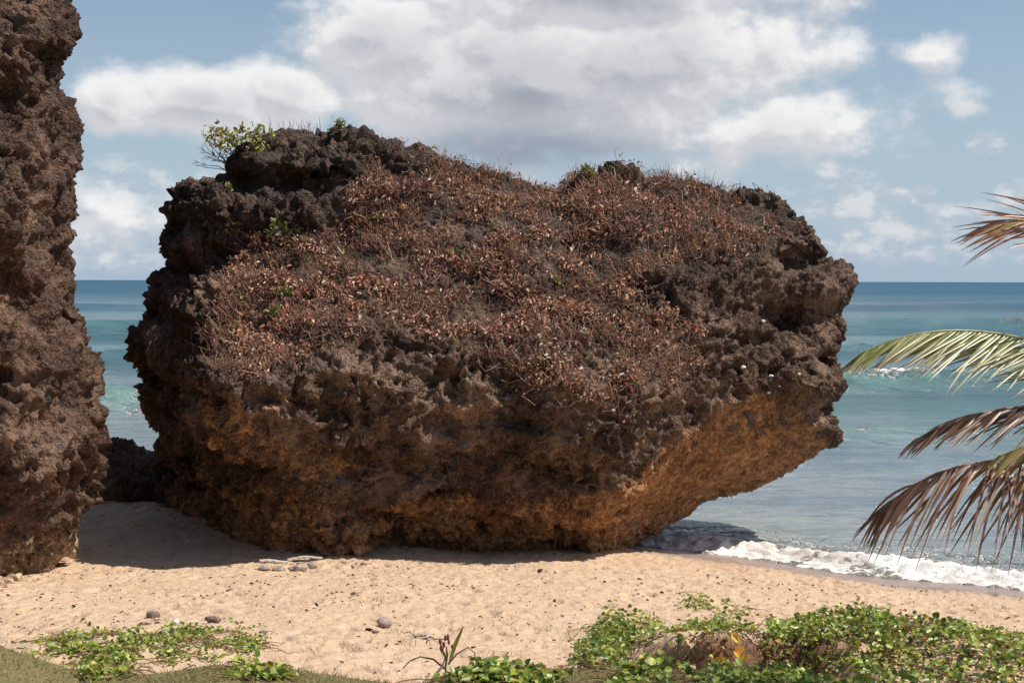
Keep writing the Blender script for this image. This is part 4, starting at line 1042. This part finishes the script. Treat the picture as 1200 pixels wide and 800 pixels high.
g = 'pale coral lumps at the boulder foot'
for i, (u, v, s_, lb) in enumerate([(404, 660, .07, 'pale coral lump nearest the sunlit buttress'), (427, 661, .07, 'pale coral lump at the start of the shadow strip'), (414, 664, .045, 'small pale coral bit between two larger lumps')]):
    stone(u, v, (s_, s_ * .8, s_ * .6), lb, 30 + i, mat=M_PALE, group=g, name='coral_lump', cat='coral')
for i in range(46):
    u = random.uniform(-4, 88); stone(u, 688 - u * .47 + random.uniform(-9, 5), (random.uniform(.03, .13), random.uniform(.04, .09), random.uniform(.03, .08)), 'pale coral rubble crumbling along the foot of the left cliff', 50 + i, mat=M_PALE, group='pale rubble along the foot of the cliff', name='coral_rubble', cat='rubble', sink=.3)
M_SHELL, t, b, out = mat_new('white_shell'); b.inputs['Roughness'].default_value = .5
geo = t.node('ShaderNodeNewGeometry'); t.put(b.inputs['Base Color'], t.mix(t.noise(geo.outputs['Position'], 30), (.62, .58, .52), (.82, .80, .76)))
stone(206, 729, (.05, .045, .03), 'white lump of coral between the two brown stones', 71, mat=M_SHELL, name='white_coral', cat='coral')
def on_rock(u, v, s_, label, seed):
    p, n_ = near(u, v)
    s_ *= .78; vv, f = ICO3; vv = vv * (1 + .25 * fbm(vv * 1.5 + seed, 2))[:, None] * np.array([s_, s_ * .7, s_ * .65])
    o = mesh_np('white_pebble', vv, f, M_SHELL); o.location = tuple(float(a) for a in p + n_ * s_ * .4); tag(o, label, 'pebble', 'white pebbles lodged in the right side of the boulder')
for i, a in enumerate([(905, 437, .07, 'roundest white pebble lodged in the right of the boulder'), (866, 428, .075, 'flat white pebble left of the roundest one'), (900, 458, .05, 'white pebble just below the roundest one'), (889, 377, .055, 'highest white pebble, on the ledge under the hollow'),
                       (934, 441, .045, 'small white pebble toward the right edge of the boulder'), (738, 438, .045, 'small white pebble among the lowest creeper trails'), (716, 479, .04, 'white pebble on the brow below the creeper trails'), (765, 437, .035, 'tiny white pebble left of the flat one'), (912, 451, .03, 'tiny white chip between two white pebbles')]):
    on_rock(*a, i * 3.3)

M_WOOD, t, b, out = mat_new('driftwood'); b.inputs['Roughness'].default_value = .8
geo = t.node('ShaderNodeNewGeometry'); sc2 = t.vmath('MULTIPLY', geo.outputs['Position'], (3, 30, 40))
t.put(b.inputs['Base Color'], t.mix(t.noise(sc2, 2.2, 5, .6), (.40, .32, .25), (.74, .66, .56)))
def ground_hit(u, v):
    Ys = np.linspace(11.5, 36, 3000); pts = P(np.full(3000, u), np.full(3000, v), Ys); g = gz(pts[:, 0], pts[:, 1]); return pts[int(np.argmax(pts[:, 2] < g))]
def plank(a, b_, w, th, label, name='plank'):
    a = np.array(a); b_ = np.array(b_); d = nrm(b_ - a); s = nrm(np.cross(d, [0, 0, 1])); n_ = np.cross(s, d)
    K = 12; V = []
    for i in range(K + 1):
        t_ = i / K; c = a + (b_ - a) * t_ + n_ * .012 * math.sin(t_ * 5) ; ww = w * (1 - .25 * abs(t_ - .5)) * (.85 + .15 * math.sin(i * 2.1))
        for (x_, y_) in ((-1, -.8), (-.8, -1), (.8, -1), (1, -.8), (1, .8), (.8, 1), (-.8, 1), (-1, .8)): V.append(c + s * x_ * ww + n_ * y_ * th)
    V = np.array(V); i = np.arange((K + 1) * 8).reshape(K + 1, 8); A = i[:-1]; B = i[1:]
    q = np.stack([A, np.roll(A, -1, 1), np.roll(B, -1, 1), B], -1).reshape(-1, 4)
    caps = np.array([[0, 3, 2, 1], [0, 5, 4, 3], [0, 7, 6, 5]]); q = np.vstack([q, caps, caps[:, ::-1] + K * 8])
    return tag(mesh_np(name, V, q, M_WOOD, smooth=False), label, 'driftwood')
h1 = ground_hit(305, 668); h2 = ground_hit(333, 668)
plank(h1 + [-.02, .05, .15], h2 + [.05, .05, .14], .06, .018, 'short pale plank resting flat across two rounded stones')
h1 = ground_hit(346, 666); h2 = ground_hit(376, 662)
plank(h1 + [.02, .2, .155], h2 + [.02, .05, .13], .03, .016, 'pale slanting stick leaning on the rounded stones', 'stick')
h1 = ground_hit(336, 664)
plank(h1 + [0, .1, .10], h1 + [.36, .25, .12], .03, .02, 'dark stick lying in shade between plank and slanting stick', 'stick')

def tube_obj(name, pts, r0, r1, mat, col, parent=None, sides=6):
    pts = np.asarray(pts, float)[None]; V, q = tubes(pts, np.linspace(r0, r1, pts.shape[1])[None], sides)
    return mesh_np(name, V, q, mat, parent, cols=np.tile(col, (len(V), 1)))
# pale forked driftwood behind the budded plant
def dw():
    p = ground_hit(500, 748); root = empty('driftwood_branch', tuple(float(a) for a in p), 'bleached forked driftwood branch on the sand behind the budded plant', 'driftwood')
    rg = np.random.default_rng(4)
    for (dx_, dy_, dz_, L, r) in [(-1, .5, .12, .35, .016), (-.6, -.5, .1, .3, .012), (.8, -.6, .05, .35, .016), (-.9, 0, .25, .22, .008), (.2, -1, .03, .45, .012), (-.2, .7, .2, .2, .007)]:
        d = np.array([dx_, dy_, dz_]); pts = [d * L * t + rg.normal(size=3) * .012 + [0, 0, .02] for t in np.linspace(0, 1, 6)]
        tube_obj('branch', pts, r, r * .4, M_TWIG, (.42, .34, .28), root)
dw()
# plant with red buds and one upright blade
def budplant():
    p = P(523, 786, 13.0); p[2] = gz(p[0], p[1])
    root = empty('budded_plant', tuple(float(a) for a in p), 'seaside plant with red brown buds and one upright green blade', 'plant')
    def q(u, v, dy=0.): return P(u, v, p[1] + dy) - p
    tube_obj('stem', [q(523, 790), q(522, 780), q(524, 768), q(523, 757)], .013, .008, M_TWIG, (.34, .22, .10), root)
    def blade(pts, w, col, name='leaf'):
        pts = np.array(pts); K = len(pts); t = np.linspace(0, 1, K); wd = w * np.sin(np.clip(t * .9 + .08, 0, 1) * 3.14) ** .7
        s = np.array([.85, .45, 0]); V = np.concatenate([pts - s * wd[:, None] + [0, -.3 * w, 0], pts, pts + s * wd[:, None] + [0, -.3 * w, 0]])
        f = [[i, i + 1, K + i + 1, K + i] for i in range(K - 1)] + [[K + i, K + i + 1, 2 * K + i + 1, 2 * K + i] for i in range(K - 1)]
        c = np.tile(np.linspace(0, 1, K)[:, None], (3, 1)); cc = (1 - c) * np.array(col[0]) + c * np.array(col[1])
        mesh_np(name, V, f, M_LEAF, root, cols=cc)
    blade([q(526, 778), q(530, 765), q(534, 753), q(539, 742), q(543, 733)], .022, ((.26, .28, .06), (.42, .30, .08)))
    blade([q(523, 772), q(520, 766), q(517, 760), q(516, 754)], .018, ((.3, .3, .07), (.35, .3, .1)))
    for (u, v, a) in [(520, 755, 0), (526, 752, 1), (516, 751, 2), (522, 747, 3), (530, 757, 4), (518, 759, 5), (525, 746, 6)]:
        vv, f = ICO3; c = q(u, v, random.uniform(-.03, .03)); vv = vv * np.array([.013, .013, .026]) * random.uniform(.8, 1.2) + c
        mesh_np('bud', vv, f, M_DRY, root, cols=np.tile((.34, .13, .09), (len(vv), 1)))
    tube_obj('dry_stem', [q(521, 783), q(508, 772), q(492, 769), q(480, 774), q(472, 783)], .009, .005, M_TWIG, (.20, .12, .08), root)
    tube_obj('dry_stem', [q(525, 778), q(535, 766), q(548, 758), q(556, 764), q(558, 778)], .009, .005, M_TWIG, (.26, .19, .15), root)
    tube_obj('dry_stem', [q(505, 800), q(510, 790), q(518, 781), q(522, 770)], .016, .009, M_TWIG, (.42, .34, .28), root)
budplant()
# yellow dying leaves on the bank
def yellow():
    p = ground_hit(858, 768); root = empty('yellowing_plant', tuple(float(a) for a in p), 'bright yellow and orange dying leaves on the eroded bank', 'plant')
    V, q = tubes(np.array([[[0, 0, 0], [.02, -.03, .1], [.04, -.03, .2], [.05, 0, .28]]]), np.full((1, 4), .007), 4); mesh_np('stem', V, q, M_TWIG, root, cols=np.tile((.35, .25, .08), (len(V), 1)))
    for (u, v, L, c) in [(866, 752, .12, (.75, .47, .05)), (871, 757, .11, (.62, .33, .04)), (862, 762, .10, (.70, .36, .04)), (847, 768, .13, (.78, .42, .05)), (852, 774, .11, (.74, .36, .04)), (874, 765, .09, (.68, .45, .06)), (820, 790, .10, (.75, .30, .16)), (826, 793, .09, (.6, .22, .12)), (812, 795, .09, (.72, .45, .08))]:
        cc = P(np.array([u]), np.array([v]), np.array([p[1] - .12])) - p
        Vv, qq = leaves(cc, nrm(RNG.normal(size=(1, 3)) * .5 + [-.5, -.3, -.2]), np.array([[.1, -.8, .6]]), np.array([L]), np.array([L * .8]), .25, .2)
        mesh_np('leaf', Vv, qq, M_LEAF, root, cols=np.tile(c, (6, 1)))
yellow()

# ------------------------------------------------------------------ coconut palm
def leaflet_mesh(base, d, L, w, droop, side, c0, c1, ragged):
    K = 8; t = np.linspace(0, 1, K); d = d / np.linalg.norm(d)
    mid = base + d * (L * t)[:, None] + np.array([0, 0, -1.]) * (droop * L * t ** 2)[:, None] + side * (ragged * L * np.sin(t * 4))[:, None]
    tn = nrm(np.gradient(mid, axis=0)); s = nrm(np.cross(tn, np.array([.25, -1.0, .35]))); nn = np.cross(s, tn)
    wd = w * np.minimum(1, .35 + t * 4) * (1 - t ** 2.2) ** .8 + .0008
    V = np.concatenate([mid - s * wd[:, None] + nn * wd[:, None] * .55, mid, mid + s * wd[:, None] + nn * wd[:, None] * .55])
    f = [[i, i + 1, K + i + 1, K + i] for i in range(K - 1)] + [[K + i, K + i + 1, 2 * K + i + 1, 2 * K + i] for i in range(K - 1)]
    tt = np.tile(t[:, None], (3, 1)) ** 1.5; cc = np.array(c0) * (1 - tt) + np.array(c1) * tt
    return V, f, cc
def palm():
    YP = 12.0; bx = P(1345, 500, YP); gb = gz(bx[0], bx[1])
    root = empty('coconut_palm', (float(bx[0]), float(bx[1]), float(gb)), 'young coconut palm at the right edge with green and withered fronds', 'palm tree')
    ro = np.array(root.location)
    crown = P(1345, 500, YP)
    H = crown[2] - gb
    pts = [np.array([.05 * math.sin(t * 4) * H, 0, H * t]) for t in np.linspace(0, 1, 14)]
    tr = np.array(pts)[None]; V, q = tubes(tr, (np.linspace(.16, .11, 14) + .012 * (np.arange(14) % 2))[None], 14)
    mesh_np('trunk', V, q, M_TWIG, root, cols=np.tile((.22, .18, .14), (len(V), 1)))
    def frond(uvY, n, Lpx, ang0, ang1, droop, cols, w=.017, jit=.12, both=True, label=None, t0=.12):
        ctrl = np.array([P(*c) for c in uvY]); K = 22
        # smooth the rachis
        cum = np.r_[0, np.cumsum(np.linalg.norm(np.diff(ctrl, axis=0), axis=1))]; tq = np.linspace(0, cum[-1], K)
        rp = np.stack([np.interp(tq, cum, ctrl[:, i]) for i in range(3)], -1)
        for _ in range(4): rp[1:-1] = (rp[:-2] + rp[1:-1] * 2 + rp[2:]) / 4
        V, q = tubes((rp - ro)[None], np.linspace(.016, .004, K)[None], 5)
        fr = mesh_np('frond', V, q, M_PALM, root, cols=np.tile(cols[0], (len(V), 1)))
        if label: fr['label'] = label
        for i in range(n):
            for sgn in ((1, -1) if both else (1,)):
                t = t0 + (1 - t0) * (i + .5 * (sgn < 0) + .15) / n; t = min(t, .995)
                f_ = t * (K - 1); k = int(f_); b0 = rp[k] * (1 - (f_ - k)) + rp[min(k + 1, K - 1)] * (f_ - k)
                tn = nrm(rp[min(k + 1, K - 1)] - rp[max(k - 1, 0)])
                down = np.array([0, -.18 * sgn, -1.]); down = nrm(down - tn * (down @ tn))
                out_ = np.array([0, -1., 0]) * sgn
                ang = R(ang0 + (ang1 - ang0) * t + random.gauss(0, 5)) 
                dd = tn * math.cos(ang) + (down * (.9 if sgn > 0 else .6) + out_ * .45) * math.sin(ang) + RNG.normal(size=3) * jit * .4
                L = Lpx / FPX * YP * (1 - .35 * abs(t - .45)) * (1 - .62 * t ** 5) * random.uniform(.82, 1.12)
                c = cols[random.randrange(1, len(cols))]
                V, f, cc = leaflet_mesh(b0 - ro, dd, L, w * random.uniform(.75, 1.15), droop * random.uniform(.6, 1.4), nrm(RNG.normal(size=3)), c[0], c[1], random.uniform(0, jit * .3))
                mesh_np('leaflet', V, f, M_PALM, fr, cols=cc)
    green = [(.42, .38, .16), ((.21, .25, .06), (.32, .27, .12)), ((.34, .36, .12), (.42, .33, .2)), ((.16, .20, .05), (.24, .2, .09)), ((.45, .45, .22), (.4, .3, .18))]
    dry = [(.30, .15, .09), ((.24, .105, .06), (.30, .17, .11)), ((.34, .18, .11), (.38, .26, .2)), ((.15, .07, .045), (.2, .12, .09)), ((.42, .28, .20), (.46, .36, .3))]
    red = [(.34, .2, .1), ((.36, .17, .10), (.30, .12, .08)), ((.45, .27, .16), (.32, .14, .10)), ((.26, .12, .08), (.2, .09, .07)), ((.40, .34, .12), (.4, .2, .12))]
    gdry = [(.38, .34, .12), ((.32, .31, .08), (.42, .3, .12)), ((.42, .38, .12), (.36, .2, .1)), ((.26, .18, .07), (.3, .16, .1))]
    Y = YP
    frond([(1345, 490, Y), (1290, 440, Y - .1), (1240, 408, Y - .2), (1190, 393, Y - .3), (1140, 386, Y - .4), (1090, 387, Y - .5), (1060, 392, Y - .55), (1036, 400, Y - .6), (1014, 412, Y - .6)], 66, 118, 56, 20, .08, green, label='green frond arching over the breaking wave', w=.0115, jit=.08)
    frond([(1345, 490, Y), (1350, 430, Y + .1), (1330, 345, Y + .1), (1300, 290, Y), (1262, 262, Y), (1222, 255, Y), (1178, 259, Y)], 46, 170, 50, 16, .16, red, label='reddish frond coming in high above the horizon', w=.0105, jit=.14)
    frond([(1345, 495, Y), (1280, 474, Y - .1), (1220, 474, Y - .2), (1170, 479, Y - .3), (1130, 488, Y - .4), (1098, 500, Y - .4), (1072, 516, Y - .4)], 40, 84, 44, 14, .14, dry, label='brown frond above the lowest withered one', w=.0120, jit=.18)
    frond([(1345, 505, Y), (1290, 512, Y - .1), (1240, 526, Y - .2), (1190, 537, Y - .3), (1150, 541, Y - .4), (1112, 547, Y - .5), (1076, 562, Y - .5), (1048, 582, Y - .5), (1030, 600, Y - .5)], 44, 112, 88, 10, .40, dry, label='lowest withered frond with leaflets hanging straight down', w=.0130, jit=.26)
    frond([(1345, 500, Y), (1290, 500, Y - .3), (1240, 510, Y - .4), (1205, 520, Y - .5), (1172, 534, Y - .5)], 22, 80, 50, 16, .25, gdry, label='yellow green frond end between the two brown fronds', w=.012)
    frond([(1345, 505, Y), (1310, 525, Y + .2), (1260, 545, Y + .3), (1215, 555, Y + .3), (1180, 560, Y + .3)], 34, 135, 95, 70, .25, dry, label='withered frond hanging at the very edge of the picture', w=.0115, jit=.24)
    for (du, dv) in [(120, -60), (150, 60), (60, -160)]:
        frond([(1345, 500, Y), (1345 + du * .5, 500 + dv - 60, Y + .8), (1345 + du, 500 + dv - 50, Y + 1.6), (1345 + du * 1.4, 520 + dv + 30, Y + 2.2)], 10, 90, 60, 20, .3, green, w=.016)
palm()
print('TRIS', sum(sum(p.loop_total - 2 for p in o.data.polygons) if len(o.data.polygons) < 5000 else len(o.data.polygons) * (2 if o.data.polygons[0].loop_total == 4 else 1) for o in SC.objects if o.type == 'MESH'))
